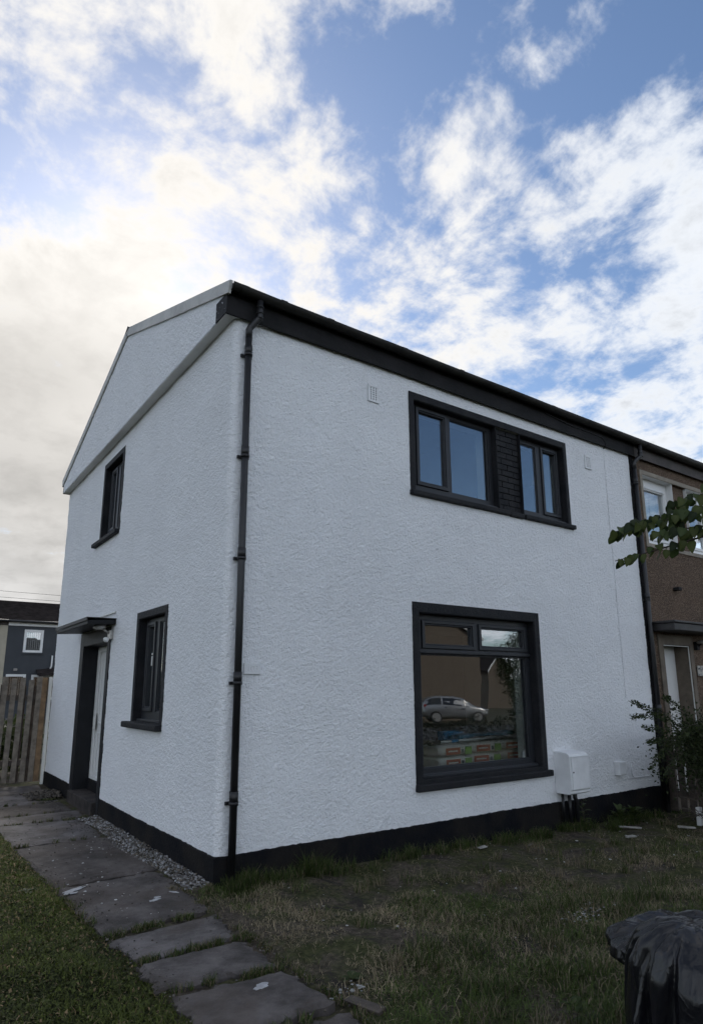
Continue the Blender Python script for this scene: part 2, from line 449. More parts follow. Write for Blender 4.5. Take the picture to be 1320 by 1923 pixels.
class MB:
    """collects shapes; build() links them as one mesh object"""
    def __init__(self, tf=ident):
        self.v = []; self.f = []; self.mi = []; self.tf = tf; self.sm = []

    def add(self, vs, fs, mi=0, smooth=False):
        o = len(self.v)
        self.v += [self.tf(*p) for p in vs]
        self.f += [tuple(o + i for i in f) for f in fs]
        self.mi += [mi] * len(fs)
        self.sm += [smooth] * len(fs)
        return self

    def box(self, u0, u1, v0, v1, z0, z1, mi=0, j=0.0):
        P = [(u, v, z) for z in (z0, z1) for v in (v0, v1) for u in (u0, u1)]
        if j:
            P = [(a + random.uniform(-j, j), b + random.uniform(-j, j), c + random.uniform(-j, j)) for a, b, c in P]
        return self.add(P, [(0, 2, 3, 1), (4, 5, 7, 6), (0, 1, 5, 4), (2, 6, 7, 3), (0, 4, 6, 2), (1, 3, 7, 5)], mi)

    def grid(self, u, z, solid, v0, v1, mi=0):
        """a sheet with rectangular openings: cells where solid(uc, zc), thickness v0..v1"""
        nu, nz = len(u) - 1, len(z) - 1
        S = [[solid((u[i] + u[i + 1]) / 2, (z[j] + z[j + 1]) / 2) for j in range(nz)] for i in range(nu)]
        for i in range(nu):
            for j in range(nz):
                if not S[i][j]:
                    continue
                a, b_, c, d = u[i], u[i + 1], z[j], z[j + 1]
                self.add([(a, v0, c), (b_, v0, c), (b_, v0, d), (a, v0, d)], [(0, 1, 2, 3)], mi)
                self.add([(a, v1, c), (b_, v1, c), (b_, v1, d), (a, v1, d)], [(3, 2, 1, 0)], mi)
                for (di, dj, q) in ((-1, 0, [(a, v0, c), (a, v0, d), (a, v1, d), (a, v1, c)]),
                                    (1, 0, [(b_, v0, c), (b_, v1, c), (b_, v1, d), (b_, v0, d)]),
                                    (0, -1, [(a, v0, c), (a, v1, c), (b_, v1, c), (b_, v0, c)]),
                                    (0, 1, [(a, v0, d), (b_, v0, d), (b_, v1, d), (a, v1, d)])):
                    ii, jj = i + di, j + dj
                    if not (0 <= ii < nu and 0 <= jj < nz) or not S[ii][jj]:
                        self.add(q, [(0, 1, 2, 3)], mi)
        return self

    def rings(self, R, cap=True, mi=0, smooth=True, closed=True):
        n = len(R[0]); vs = [p for r in R for p in r]; fs = []
        for k in range(len(R) - 1):
            for i in range(n if closed else n - 1):
                a, b_ = k * n + i, k * n + (i + 1) % n
                fs.append((a, b_, b_ + n, a + n))
        self.add(vs, fs, mi, smooth)
        if cap:
            self.add(R[0], [tuple(range(n))[::-1]], mi); self.add(R[-1], [tuple(range(n))], mi)
        return self

    def tube(self, pts, r, seg=10, mi=0, cap=True, smooth=True):
        pts = [Vector(p) for p in pts]; R = []
        rr = r if isinstance(r, (list, tuple)) else [r] * len(pts)
        prev = None
        for i, p in enumerate(pts):
            t = (pts[min(i + 1, len(pts) - 1)] - pts[max(i - 1, 0)]).normalized()
            if prev is None:
                a = t.cross(Vector((0, 0, 1)) if abs(t.z) < 0.9 else Vector((1, 0, 0))).normalized()
            else:
                a = (prev - t * prev.dot(t)).normalized()
            prev = a
            b_ = t.cross(a)
            R.append([tuple(p + (a * math.cos(q) + b_ * math.sin(q)) * rr[i]) for q in [2 * math.pi * k / seg for k in range(seg)]])
        return self.rings(R, cap, mi, smooth)

    def prism(self, poly, v0, v1, mi=0):
        """poly in (u, z), extruded along v"""
        n = len(poly)
        vs = [(a, v0, b_) for a, b_ in poly] + [(a, v1, b_) for a, b_ in poly]
        fs = [tuple(range(n)), tuple(range(2 * n - 1, n - 1, -1))]
        fs += [(i, i + n, (i + 1) % n + n, (i + 1) % n) for i in range(n)]
        return self.add(vs, fs, mi)

    def build(self, name, mats, parent=None, bevel=0.0, loc=None, recalc=True, subsurf=0):
        me = bpy.data.meshes.new(name)
        me.from_pydata(self.v, [], self.f)
        if not isinstance(mats, (list, tuple)):
            mats = [mats]
        for m in mats:
            me.materials.append(M[m] if isinstance(m, str) else m)
        me.polygons.foreach_set('material_index', self.mi)
        me.polygons.foreach_set('use_smooth', self.sm)
        if recalc:
            bm = bmesh.new(); bm.from_mesh(me)
            bmesh.ops.remove_doubles(bm, verts=bm.verts, dist=1e-5)
            bmesh.ops.recalc_face_normals(bm, faces=bm.faces)
            bm.to_mesh(me); bm.free()
        me.update()
        o = bpy.data.objects.new(name, me)
        COL.objects.link(o)
        if parent is not None:
            o.parent = parent
        if loc is not None:
            o.location = loc
        if bevel:
            md = o.modifiers.new('bevel', 'BEVEL'); md.width = bevel; md.segments = 2; md.limit_method = 'ANGLE'
        if subsurf:
            md = o.modifiers.new('subsurf', 'SUBSURF'); md.levels = subsurf; md.render_levels = subsurf
        return o


def instance(o, parent=None, loc=None, rot=None, scale=None):
    c = o.copy()
    COL.objects.link(c)
    c.parent = parent
    if loc is not None: c.location = loc
    if rot is not None: c.rotation_euler = rot
    if scale is not None: c.scale = scale
    return c


def copy_tree(o, parent=None):
    c = o.copy(); COL.objects.link(c); c.parent = parent
    for ch in o.children:
        copy_tree(ch, c)
    return c


def text_mesh(name, body, size, extrude, mat, parent, mw_):
    cu = bpy.data.curves.new(name, 'FONT')
    cu.body = body; cu.size = size; cu.extrude = extrude; cu.align_x = 'CENTER'; cu.align_y = 'CENTER'
    tmp = bpy.data.objects.new('tmp_text', cu); COL.objects.link(tmp)
    dg = bpy.context.evaluated_depsgraph_get(); dg.update()
    me = bpy.data.meshes.new_from_object(tmp.evaluated_get(dg))
    bpy.data.objects.remove(tmp); bpy.data.curves.remove(cu)
    me.name = name
    me.materials.clear(); me.materials.append(M[mat])
    o = bpy.data.objects.new(name, me); COL.objects.link(o)
    o.parent = parent
    o.matrix_local = mw_
    return o


def soup(name, verts, tris, cols, mat, smooth=False, parent=None):
    """fast triangle mesh from numpy arrays with a colour attribute"""
    me = bpy.data.meshes.new(name)
    n, k = len(verts), len(tris)
    me.vertices.add(n); me.vertices.foreach_set('co', np.ascontiguousarray(verts, dtype=np.float32).ravel())
    me.loops.add(k * 3); me.loops.foreach_set('vertex_index', np.ascontiguousarray(tris, dtype=np.int32).ravel())
    me.polygons.add(k)
    me.polygons.foreach_set('loop_start', np.arange(0, k * 3, 3, dtype=np.int32))
    me.polygons.foreach_set('loop_total', np.full(k, 3, dtype=np.int32))
    if smooth:
        me.polygons.foreach_set('use_smooth', np.ones(k, dtype=bool))
    a = me.attributes.new('Col', 'FLOAT_COLOR', 'POINT')
    c = np.ones((n, 4), dtype=np.float32); c[:, :3] = cols
    a.data.foreach_set('color', c.ravel())
    me.materials.append(M[mat])
    me.update(calc_edges=True)
    o = bpy.data.objects.new(name, me); COL.objects.link(o)
    if parent is not None:
        o.parent = parent
    return o


# ------------------------------------------------------------------ ground
def sm(x, a, b):
    t = np.clip((x - a) / (b - a), 0, 1)
    return t * t * (3 - 2 * t)


def gz(x, y):
    """height of the ground"""
    x = np.asarray(x, float); y = np.asarray(y, float)
    z = 0.05 - 0.021 * np.clip(x, 0, 7.5) - 0.35 * sm(x, 8, 20)
    near = np.exp(-((x - 2) ** 2 + (y + 1.5) ** 2) / 60)
    bump = 0.030 * np.sin(2.1 * x + 1.3 * y) * np.sin(1.7 * y - 0.8 * x + 1) + 0.020 * np.sin(5.3 * x + 2) * np.sin(4.7 * y) + 0.012 * np.sin(11 * x + 3 * y) * np.sin(9 * y - 4 * x)
    front = sm(x, -0.45, 0.1) * sm(-y, -0.05, 0.3)
    lawn = sm(-x, 0.95, 1.2)
    return z + bump * near * np.clip(front + lawn, 0, 1) + 0.03 * lawn - 0.03 * (1 - lawn) * (1 - sm(x, -0.35, -0.1)) - 0.02 * front


def axis_coords(lo, hi, step, far):
    inner = np.arange(lo, hi + 1e-6, step)
    out, s, p = [], step * 1.5, hi
    while p < far:
        p += s; out.append(p); s *= 1.35
    neg, s, p = [], step * 1.5, lo
    while p > -far:
        p -= s; neg.append(p); s *= 1.35
    return np.array(neg[::-1] + list(inner) + out)


gx, gy = axis_coords(-4, 8, 0.06, 1500), axis_coords(-6, 7.5, 0.06, 1500)
GX, GY = np.meshgrid(gx, gy, indexing='ij')
GZ = gz(GX, GY)
gv = np.stack([GX, GY, GZ], -1).reshape(-1, 3)
ii = np.arange(len(gx) * len(gy)).reshape(len(gx), len(gy))
q00, q10, q11, q01 = ii[:-1, :-1].ravel(), ii[1:, :-1].ravel(), ii[1:, 1:].ravel(), ii[:-1, 1:].ravel()
gt = np.concatenate([np.stack([q00, q10, q11], 1), np.stack([q00, q11, q01], 1)])
gcol = np.zeros((len(gv), 3)); gcol[:, 0] = (sm(-GX, 0.93, 1.0) * (GY < 8)).ravel()      # red channel: where the mown lawn grows
ground = soup('ground', gv, gt, gcol, 'soil', True)
tag(ground, kind='structure')

road = MB(); road.box(-60, 80, -17.5, -12.0, -0.34, -0.285)
tag(road.build('road', 'asphalt'), kind='structure')

# hills on the skyline of the street side
hm = MB(); NH = 90
ring0 = []; ring1 = []; ring2 = []
for k in range(NH + 1):
    a = math.pi * 2 * k / NH
    h = 14 + 9 * math.sin(3 * a + 1) + 6 * math.sin(7 * a) + 3 * math.sin(17 * a)
    ring0.append((900 * math.cos(a), 900 * math.sin(a), -4))
    ring1.append((1000 * math.cos(a), 1000 * math.sin(a), max(4, h)))
    ring2.append((1200 * math.cos(a), 1200 * math.sin(a), max(5, h * 1.3)))
hm.rings([ring0, ring1, ring2], cap=False, closed=False)
tag(hm.build('hills', 'hill', recalc=False), kind='structure')

# ------------------------------------------------------------------ white house
W, D, ZF, TH = 6.30, 6.63, 4.865, 0.34
house = empty('white_house', (0, 0, 0))
tag(house, 'white roughcast end house with black plinth, black window surrounds and black fascia', 'house')

WU = (2.14, 3.455, 3.59, 4.632)      # openings: u0, u1, z0, z1
WU2 = (3.885, 4.742, 3.59, 4.632)
WL = (2.14, 3.925, 0.648, 2.283)
GL = (1.415, 2.250, 1.185, 2.283)
GU = (3.405, 4.245, 3.555, 4.615)
DO = (3.47, 4.685, 0.10, 2.11)
ROUND = 0.06


def solid_with(holes):
    return lambda u, z: not any(h[0] < u < h[1] and h[2] < z < h[3] for h in holes)


def cuts(lo, hi, holes, k):
    return sorted(set([lo, hi] + [c for h in holes for c in (h[k], h[k + 1])]))


hf = [(WU[0], WU2[1], WU[2], WU[3]), WL]
hg = [GL, GU, DO]
CORE = 0.008
core = MB()
core.grid(cuts(ROUND, W, hf, 0), cuts(0.25, ZF + 0.05, hf, 2), solid_with(hf), CORE, TH)
core.tf = side
core.grid(cuts(ROUND, D, hg, 0), cuts(0.10, ZF + 0.05, hg, 2), solid_with(hg), CORE, TH)
core.build('wall_core', 'white_render', house)
core = MB(); core.box(TH, W, D - 0.25, D, 0.1, ZF + 0.05); core.build('rear_wall', 'white_render', house)
core = MB(); core.box(W - 0.2, W - 0.003, TH, D - 0.25, 0.1, ZF + 0.05); core.build('party_wall', 'white_plaster', house)


def fill_axis(cut_list, step):
    out = []
    for a_, b_ in zip(cut_list[:-1], cut_list[1:]):
        n_ = max(1, int(round((b_ - a_) / step)))
        out += [a_ + (b_ - a_) * k / n_ for k in range(n_)]
    return np.array(out + [cut_list[-1]])


# the lumpy wet-dash coat: one skin running along the side wall, round the corner and along the front
ARC = ROUND * math.pi / 2
u_side = -(fill_axis(cuts(ROUND, D, hg, 0), 0.0115) - ROUND)[::-1]
u_arc = np.linspace(0, ARC, 11)
u_front = fill_axis(cuts(ROUND, W, hf, 0), 0.0092) - ROUND + ARC
ua = np.concatenate([u_side, u_arc[1:-1], u_front])
za = fill_axis(sorted(set(cuts(0.22, ZF + 0.04, hf, 2) + [c for h in hg for c in (h[2], h[3]) if c > 0.22])), 0.0092)
dr_ = np.random.default_rng(99)
nz_ = dr_.normal(size=(len(ua), len(za)))


def blur(A, k):
    for ax in (0, 1):
        for _ in range(k):
            A = 0.5 * A + 0.25 * (np.roll(A, 1, ax) + np.roll(A, -1, ax))
    return A


def unit(A):
    return (A - A.mean()) / A.std()


dsp = 0.62 * nz_ + 0.55 * unit(blur(dr_.normal(size=nz_.shape), 1)) + 0.60 * unit(blur(dr_.normal(size=nz_.shape), 80))
dsp = np.clip(0.0021 * dsp, -0.0055, 0.0064)
jz = dr_.uniform(-0.0032, 0.0032, nz_.shape); ju = dr_.uniform(-0.0032, 0.0032, nz_.shape)
uc, zc = (ua[:-1] + ua[1:]) / 2, (za[:-1] + za[1:]) / 2
keep_ = np.ones((len(uc), len(zc)), bool)
for h in hf:
    keep_ &= ~(((uc > h[0] - ROUND + ARC) & (uc < h[1] - ROUND + ARC))[:, None] & ((zc > h[2]) & (zc < h[3]))[None, :])
for h in hg:
    keep_ &= ~(((-uc + ROUND > h[0]) & (-uc + ROUND < h[1]) & (uc < 0))[:, None] & ((zc > h[2]) & (zc < h[3]))[None, :])
kp = np.pad(keep_, 1, constant_values=True)
free_ = kp[:-1, :-1] & kp[1:, :-1] & kp[1:, 1:] & kp[:-1, 1:]
ju, jz, dsp = ju * free_, jz * free_, np.where(free_, dsp, 0.0)
px = np.where(ua <= 0, 0.0, np.where(ua >= ARC, ua - ARC + ROUND, ROUND - ROUND * np.cos(np.clip(ua, 0, ARC) / ROUND)))
py = np.where(ua <= 0, ROUND - ua, np.where(ua >= ARC, 0.0, ROUND - ROUND * np.sin(np.clip(ua, 0, ARC) / ROUND)))
th_ = np.clip(ua, 0, ARC) / ROUND
nx_, ny_ = -np.cos(th_), -np.sin(th_)
WV = np.stack([px[:, None] + nx_[:, None] * dsp - ny_[:, None] * ju, py[:, None] + ny_[:, None] * dsp + nx_[:, None] * ju, za[None, :] + jz], -1).reshape(-1, 3)
wi = np.arange(len(ua) * len(za)).reshape(len(ua), len(za))
Q = np.stack([wi[:-1, :-1], wi[1:, :-1], wi[1:, 1:], wi[:-1, 1:]], -1)[keep_]
wme = bpy.data.meshes.new('wall')
wme.vertices.add(len(WV)); wme.vertices.foreach_set('co', WV.astype(np.float32).ravel())
wme.loops.add(len(Q) * 4); wme.loops.foreach_set('vertex_index', Q.astype(np.int32).ravel())
wme.polygons.add(len(Q))
wme.polygons.foreach_set('loop_start', np.arange(0, len(Q) * 4, 4, dtype=np.int32))
wme.polygons.foreach_set('loop_total', np.full(len(Q), 4, dtype=np.int32))
wme.polygons.foreach_set('use_smooth', np.ones(len(Q), bool))
wme.materials.append(M['white_render_fine'])
wme.update(calc_edges=True)
wall_o = bpy.data.objects.new('wall', wme); COL.objects.link(wall_o); wall_o.parent = house

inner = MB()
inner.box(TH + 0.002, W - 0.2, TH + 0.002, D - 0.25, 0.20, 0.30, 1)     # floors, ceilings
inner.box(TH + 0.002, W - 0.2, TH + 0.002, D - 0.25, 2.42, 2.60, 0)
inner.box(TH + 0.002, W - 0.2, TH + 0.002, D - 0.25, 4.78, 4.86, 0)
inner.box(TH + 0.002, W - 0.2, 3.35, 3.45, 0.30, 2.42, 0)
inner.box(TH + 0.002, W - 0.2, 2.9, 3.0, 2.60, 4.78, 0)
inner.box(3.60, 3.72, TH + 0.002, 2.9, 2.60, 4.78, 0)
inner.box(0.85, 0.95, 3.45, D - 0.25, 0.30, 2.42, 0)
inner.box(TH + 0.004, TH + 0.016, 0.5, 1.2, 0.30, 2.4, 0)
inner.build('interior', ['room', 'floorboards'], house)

# black plinth, a little proud of the render with a ragged painted top edge
pl = MB()


def plinth_strip(mb, u0, u1, v0, top, bot, step=0.035):
    n = int((u1 - u0) / step)
    us = [u0 + (u1 - u0) * k / n for k in range(n + 1)]
    zt = [top + random.uniform(-0.004, 0.004) + 0.003 * math.sin(u * 2.3) for u in us]
    P = []
    for u, z in zip(us, zt):
        P.append([(u, v0, bot), (u, v0, z - 0.008), (u, v0 + 0.010, z), (u, v0 + 0.05, z + 0.004)])
    mb.rings(P, cap=False, closed=False, smooth=False)


plinth_strip(pl, -0.012, W + 0.004, -0.012, 0.252, -0.4)
pl.tf = side
plinth_strip(pl, -0.012, DO[0] - 0.12, -0.012, 0.252, -0.3)
plinth_strip(pl, DO[1] + 0.19, D + 0.01, -0.012, 0.252, -0.3)
pl.build('plinth', 'plinth_black', house)

# overhanging gable panel, its soffit and verge
RY, RZ = 3.22, 6.25
E0, E1, EZ0, EZ1 = -0.03, D + 0.05, 5.10, 5.06
gp = MB(side)
gp.prism([(E0 + 0.003, ZF), (E0 + 0.003, EZ0 - 0.02), (RY, RZ - 0.02), (E1 - 0.003, EZ1 - 0.02), (E1 - 0.003, ZF)], -0.10, TH)
gable = gp.build('gable_panel', 'white_render_fine', house)
gya, gza = np.arange(E0 + 0.004, E1 - 0.004, 0.0125), np.arange(ZF + 0.001, RZ, 0.0125)
gn_ = np.clip(0.0022 * (0.5 * dr_.normal(size=(len(gya), len(gza))) + 0.7 * unit(blur(dr_.normal(size=(len(gya), len(gza))), 1)) + 0.3 * unit(blur(dr_.normal(size=(len(gya), len(gza))), 30))), -0.004, 0.006)
GVp = np.stack([-0.1045 - gn_, np.broadcast_to(gya[:, None], gn_.shape), np.broadcast_to(gza[None, :], gn_.shape)], -1).reshape(-1, 3)
roofline = np.interp(gya, [E0, RY, E1], [EZ0, RZ, EZ1])
gi = np.arange(gn_.size).reshape(gn_.shape)
ok = (gza[None, 1:] < np.minimum(roofline[:-1], roofline[1:])[:, None] - 0.02)
GQ = np.stack([gi[:-1, :-1], gi[1:, :-1], gi[1:, 1:], gi[:-1, 1:]], -1)[ok]
gs = soup('gable_render', GVp, np.concatenate([GQ[:, [0, 1, 2]], GQ[:, [0, 2, 3]]]), (0.8, 0.8, 0.8), 'white_render_fine', True, parent=gable)
sf = MB(side); sf.box(E0 + 0.01, E1 - 0.01, -0.097, -0.004, ZF - 0.010, ZF - 0.002)
sf.build('soffit', 'soffit_paint', gable)

rs = math.hypot(RY - E0, RZ - EZ0)


def rake(mb, ya, za, yb, zb, n0, n1, x0, x1):
    """a bar along the roof slope: n0..n1 measured square to the slope"""
    t = Vector((yb - ya, zb - za)).normalized(); nn = Vector((-t.y, t.x))
    if nn.y < 0: nn = -nn
    q = [(ya + nn.x * n0, za + nn.y * n0), (yb + nn.x * n0, zb + nn.y * n0), (yb + nn.x * n1, zb + nn.y * n1), (ya + nn.x * n1, za + nn.y * n1)]
    mb.prism(q, x0, x1)


roof = MB(side)
rake(roof, E0 - 0.06, EZ0 - 0.015, RY, RZ, 0.0, 0.05, -0.098, W)
rake(roof, RY, RZ, E1 + 0.06, EZ1 - 0.015, 0.0, 0.05, -0.098, W)
roof_o = roof.build('roof', 'slate', house)
vg = MB(side)
for (a0, a1) in ((0.0, 0.33), (0.332, 0.66), (0.662, 0.985), (0.987, 1.0)):
    rake(vg, E0 - 0.09 + (RY - E0 + 0.09) * a0, EZ0 - 0.03 + (RZ - EZ0 + 0.03) * a0, E0 - 0.09 + (RY - E0 + 0.09) * a1, EZ0 - 0.03 + (RZ - EZ0 + 0.03) * a1,
         -0.055 - 0.004 * (a0 == 0.332), 0.062, -0.125, -0.096)
rake(vg, RY, RZ, E1 + 0.05, EZ1 - 0.02, -0.055, 0.062, -0.125, -0.096)
vg.build('verge', 'verge', roof_o)
rt = MB(side)
rt.prism([(RY - 0.12, RZ + 0.02), (RY, RZ + 0.09), (RY + 0.12, RZ + 0.02)], -0.126, W)
rt.build('ridge', 'slate', roof_o)

# fascia, boxed end, gutter
fa = MB()
xs = [-0.102 + (W + 0.102) * k / 24 for k in range(25)]
fa.rings([[(x, E0 - 0.018, 4.852 + 0.006 * math.sin(x * 1.1)), (x, E0 - 0.018, 5.09), (x, E0 + 0.002, 5.09), (x, E0 + 0.002, 4.852 + 0.006 * math.sin(x * 1.1))] for x in xs], smooth=False)
fa_o = fa.build('fascia', 'fascia_black', house)
be = MB(side); be.box(E0 - 0.016, 0.195, -0.108, -0.099, ZF - 0.002, 5.06)
be.build('boxed_end', 'fascia_black', fa_o)
be = MB(side); be.box(E1 - 0.02, E1 + 0.03, -0.104, 0.3, ZF - 0.01, 5.02); be.tube([(E1 + 0.07, -0.11, 5.04), (E1 + 0.07, 0.4, 5.04)], 0.05)
be.build('rear_eaves', 'fascia_black', fa_o)


def gutter(parent, x0, x1, z0, z1, matn, unions):
    def prof(x, z, r0=0.058, r1=0.053):
        cy = -0.112
        P = [(x, cy + r0 * math.cos(a), z + r0 * math.sin(a)) for a in [math.pi + math.pi * k / 12 for k in range(13)]]
        P += [(x, cy + r1 * math.cos(a), z + r1 * math.sin(a)) for a in [2 * math.pi - math.pi * k / 12 for k in range(13)]]
        return P
    g = MB(); n = 14
    g.rings([prof(x0 + (x1 - x0) * k / n, z0 + (z1 - z0) * k / n + random.uniform(-.004, .004)) for k in range(n + 1)], smooth=False)
    go = g.build('gutter', matn, parent)
    for ux in unions:
        uz = z0 + (z1 - z0) * (ux - x0) / (x1 - x0)
        u = MB()
        u.rings([prof(ux - 0.035, uz + 0.001, 0.0625, 0.0585), prof(ux + 0.035, uz + 0.001, 0.0625, 0.0585)], smooth=False)
        u.build('gutter_clip', matn, go)
    return go


gutter(house, -0.100, W, 5.105, 5.075, 'gutter_old', [0.02, 0.42, 0.95, 1.9, 2.75, 3.6, 4.4, 5.2, 5.9])


def downpipe(parent, x, z_bot, ox, oz, matn, collars, name='downpipe', r=0.031):
    p = MB()
    ty = -0.055
    p.tube([(ox, -0.112, oz - 0.04), (ox, -0.112, oz - 0.20), (ox - 0.012, -0.108, oz - 0.225), (x + 0.012, ty - 0.004, oz - 0.30), (x, ty, oz - 0.33), (x, ty, oz - 0.42)], r, 14)
    p.tube([(x, ty, oz - 0.40), (x, ty, z_bot)], r, 14)
    po = p.build(name, matn, parent)
    for zz in (oz - 0.10, oz - 0.16, oz - 0.21):
        cl = MB(); cl.tube([(ox, -0.112, zz), (ox, -0.112, zz - 0.014)], r + 0.006, 14)
        cl.build('swan_neck_ring', matn, po)
    for zz in collars:
        c = MB()
        c.tube([(x, ty, zz + 0.09), (x, ty, zz)], r + 0.005, 14)
        c.tube([(x, ty, zz + 0.012), (x, ty, zz - 0.014)], r + 0.008, 14)
        c.box(x - 0.055, x + 0.055, -0.022, -0.004, zz - 0.014, zz + 0.012)
        c.build('pipe_bracket', matn, po)
    return po


downpipe(house, 0.118, 0.02, 0.195, 5.08, 'pipe_black', [4.50, 3.523, 2.607, 1.568, 0.641])


# ------------------------------------------------------------------ windows
def ring(mb, o, i, v0, v1):
    """rectangular ring between rects o and i (u0,u1,z0,z1)"""
    mb.grid([o[0], i[0], i[1], o[1]], [o[2], i[2], i[3], o[3]], lambda u, z: not (i[0] < u < i[1] and i[2] < z < i[3]), v0, v1)


def inset(r, d):
    return (r[0] + d, r[1] - d, r[2] + d, r[3] - d)


def window(parent, tf, op, depth, lights, frame_mat='upvc_grey', reveal_mat='black_masonry', surround=None, sill=None, surround_mat='black_masonry', stickers=False):
    """op: opening rect; lights: list of (pane rect, kind) with kind 'open' or 'fixed'"""
    holes = [inset(r, -0.052) if k == 'open' else r for r, k in lights]
    fr = MB(tf)
    fr.grid(cuts(op[0], op[1], holes, 0), cuts(op[2], op[3], holes, 2), solid_with(holes), depth, depth + 0.07)
    wo = fr.build('window', frame_mat, parent, bevel=0.004)
    e = 0.006
    rv = MB(tf)
    ring(rv, inset(op, -0.0005), inset(op, e), 0.002, depth)
    rv.build('reveal', reveal_mat, wo)
    ip = MB(tf)
    ring(ip, inset(op, -0.0007), inset(op, e), depth + 0.07, TH - 0.002)
    ip.build('inner_reveal', 'white_plaster', wo)
    for r, k in lights:
        if k == 'open':
            s = MB(tf); o = inset(r, -0.05)
            ring(s, o, inset(r, -0.016), depth - 0.018, depth + 0.05)
            ring(s, inset(r, -0.016), r, depth - 0.008, depth + 0.04)
            s.build('sash', frame_mat, wo, bevel=0.005)
        else:
            s = MB(tf); ring(s, inset(r, -0.001), inset(r, 0.012), depth + 0.012, depth + 0.05)
            s.build('glazing_bead', frame_mat, wo, bevel=0.003)
        g = MB(tf); g.box(r[0] - 0.004, r[1] + 0.004, depth + 0.022, depth + 0.028, r[2] - 0.004, r[3] + 0.004)
        g.build('pane', 'glass', wo)
        if stickers:
            uc = (r[0] + r[1]) / 2
            st = MB(tf); st.box(uc - 0.045, uc + 0.045, depth + 0.0205, depth + 0.0215, r[2] + 0.43, r[2] + 0.53)
            st.box(uc - 0.045, uc + 0.045, depth + 0.0205, depth + 0.0215, r[2] + 0.545, r[2] + 0.565)
            st.build('glass_sticker', 'sticker', wo)
    if surround:
        sr = MB(tf)
        n = 26
        ring(sr, surround, op, -0.008, 0.004)
        sr.build('surround', surround_mat, wo, bevel=0.003)
    if sill:
        s = MB(tf)
        u0, u1, z0, z1, pr = sill
        s.prism([(u0, z0), (u1, z0), (u1, z1), (u0, z1)], -pr, 0.02)
        so = s.build('sill', surround_mat, wo, bevel=0.012)
        s2 = MB(tf); s2.box(op[0] + 0.004, op[1] - 0.004, depth - 0.05, depth + 0.004, op[2] + 0.006, op[2] + 0.028)
        s2.build('sill_strip', frame_mat, wo, bevel=0.004)
    return wo


SU = (2.07, 4.802, 3.545, 4.715)
top_win = window(house, ident, WU, 0.085, [((2.285, 2.655, 3.738, 4.552), 'open'), ((2.762, 3.392, 3.685, 4.587), 'fixed')])
win2 = window(house, ident, WU2, 0.085, [((3.955, 4.275, 3.68, 4.565), 'fixed'), ((4.418, 4.66, 3.728, 4.54), 'open')])
sr = MB()
holes = [(WU[0], WU2[1], WU[2], WU[3])]
sr.grid(cuts(SU[0], SU[1], holes, 0), cuts(SU[2], SU[3], holes, 2), solid_with(holes), -0.008, 0.004)
sr.build('surround', 'black_masonry', top_win, bevel=0.003)
sl = MB()
sl.box(2.06, 3.60, -0.045, 0.03, 3.525, 3.583); sl.box(3.61, 3.86, -0.036, 0.03, 3.520, 3.580); sl.box(3.87, 4.855, -0.045, 0.03, 3.525, 3.583)
sl.build('sill', 'black_masonry', top_win, bevel=0.012)
for op in (WU, WU2):
    s2 = MB(); s2.box(op[0] + 0.004, op[1] - 0.004, 0.02, 0.09, op[2] + 0.006, op[2] + 0.028)
    s2.build('sill_strip', 'upvc_grey', top_win if op is WU else win2, bevel=0.004)

# black painted brick pier between the two upper windows
pier = MB(); pier.box(WU[1] + 0.008, WU2[0] - 0.008, 0.058, TH - 0.004, WU[2] + 0.002, WU[3] - 0.002)
pier_o = pier.build('brick_pier', 'black_masonry', house)
bh, bl = 0.0745, 0.215
row, z = 0, WU[2] + 0.004
while z + 0.02 < WU[3] - 0.003:
    u = WU[1] + 0.002
    first = bl if row % 2 else bl / 2
    while u < WU2[0] - 0.004:
        L = first if u == WU[1] + 0.002 else bl
        u1 = min(u + L, WU2[0] - 0.002)
        if u1 - u > 0.03:
            d = random.uniform(-0.003, 0.003)
            b = MB(); b.box(u + 0.004, u1 - 0.004, 0.043 + d, 0.060, z + 0.004, min(z + bh - 0.005, WU[3] - 0.003), j=0.0015)
            b.build('brick', 'black_masonry', pier_o, bevel=0.003)
        u = u1
    z += bh; row += 1

lower_win = window(house, ident, WL, 0.095,
                   [((2.30, 2.972, 1.975, 2.167), 'open'), ((3.137, 3.822, 1.978, 2.165), 'open'), ((2.235, 3.853, 0.735, 1.866), 'fixed')],
                   surround=(2.05, 4.016, 0.600, 2.387), sill=(2.043, 4.060, 0.543, 0.612, 0.05))
tr = MB(); tr.box(2.15, 3.915, 0.070, 0.096, 1.872, 1.912); tr.build('transom', 'upvc_grey', lower_win, bevel=0.008)
tr = MB(); tr.box(2.15, 3.915, 0.055, 0.096, 0.655, 0.69); tr.build('bottom_rail', 'upvc_grey', lower_win, bevel=0.008)

glow = window(house, side, GL, 0.08, [((1.945, 2.125, 1.34, 2.185), 'open'), ((1.505, 1.80, 1.29, 2.225), 'fixed')],
              surround=(1.335, 2.325, 1.168, 2.358), sill=(1.345, 2.485, 1.118, 1.180, 0.065), stickers=True)
gupp = window(house, side, GU, 0.08, [((3.945, 4.125, 3.72, 4.52), 'open'), ((3.50, 3.79, 3.67, 4.555), 'fixed')],
              surround=(3.325, 4.318, 3.54, 4.688), sill=(3.345, 4.545, 3.498, 3.555, 0.06))
cu = MB()
for k in range(14):
    cu.tube([(0.27 + 0.012 * math.sin(k * 1.7), 3.48 + k * 0.05, 3.62), (0.27 + 0.012 * math.sin(k * 1.7), 3.48 + k * 0.05, 4.60)], 0.03, 6)
cu.build('curtain', 'white_plaster', gupp)

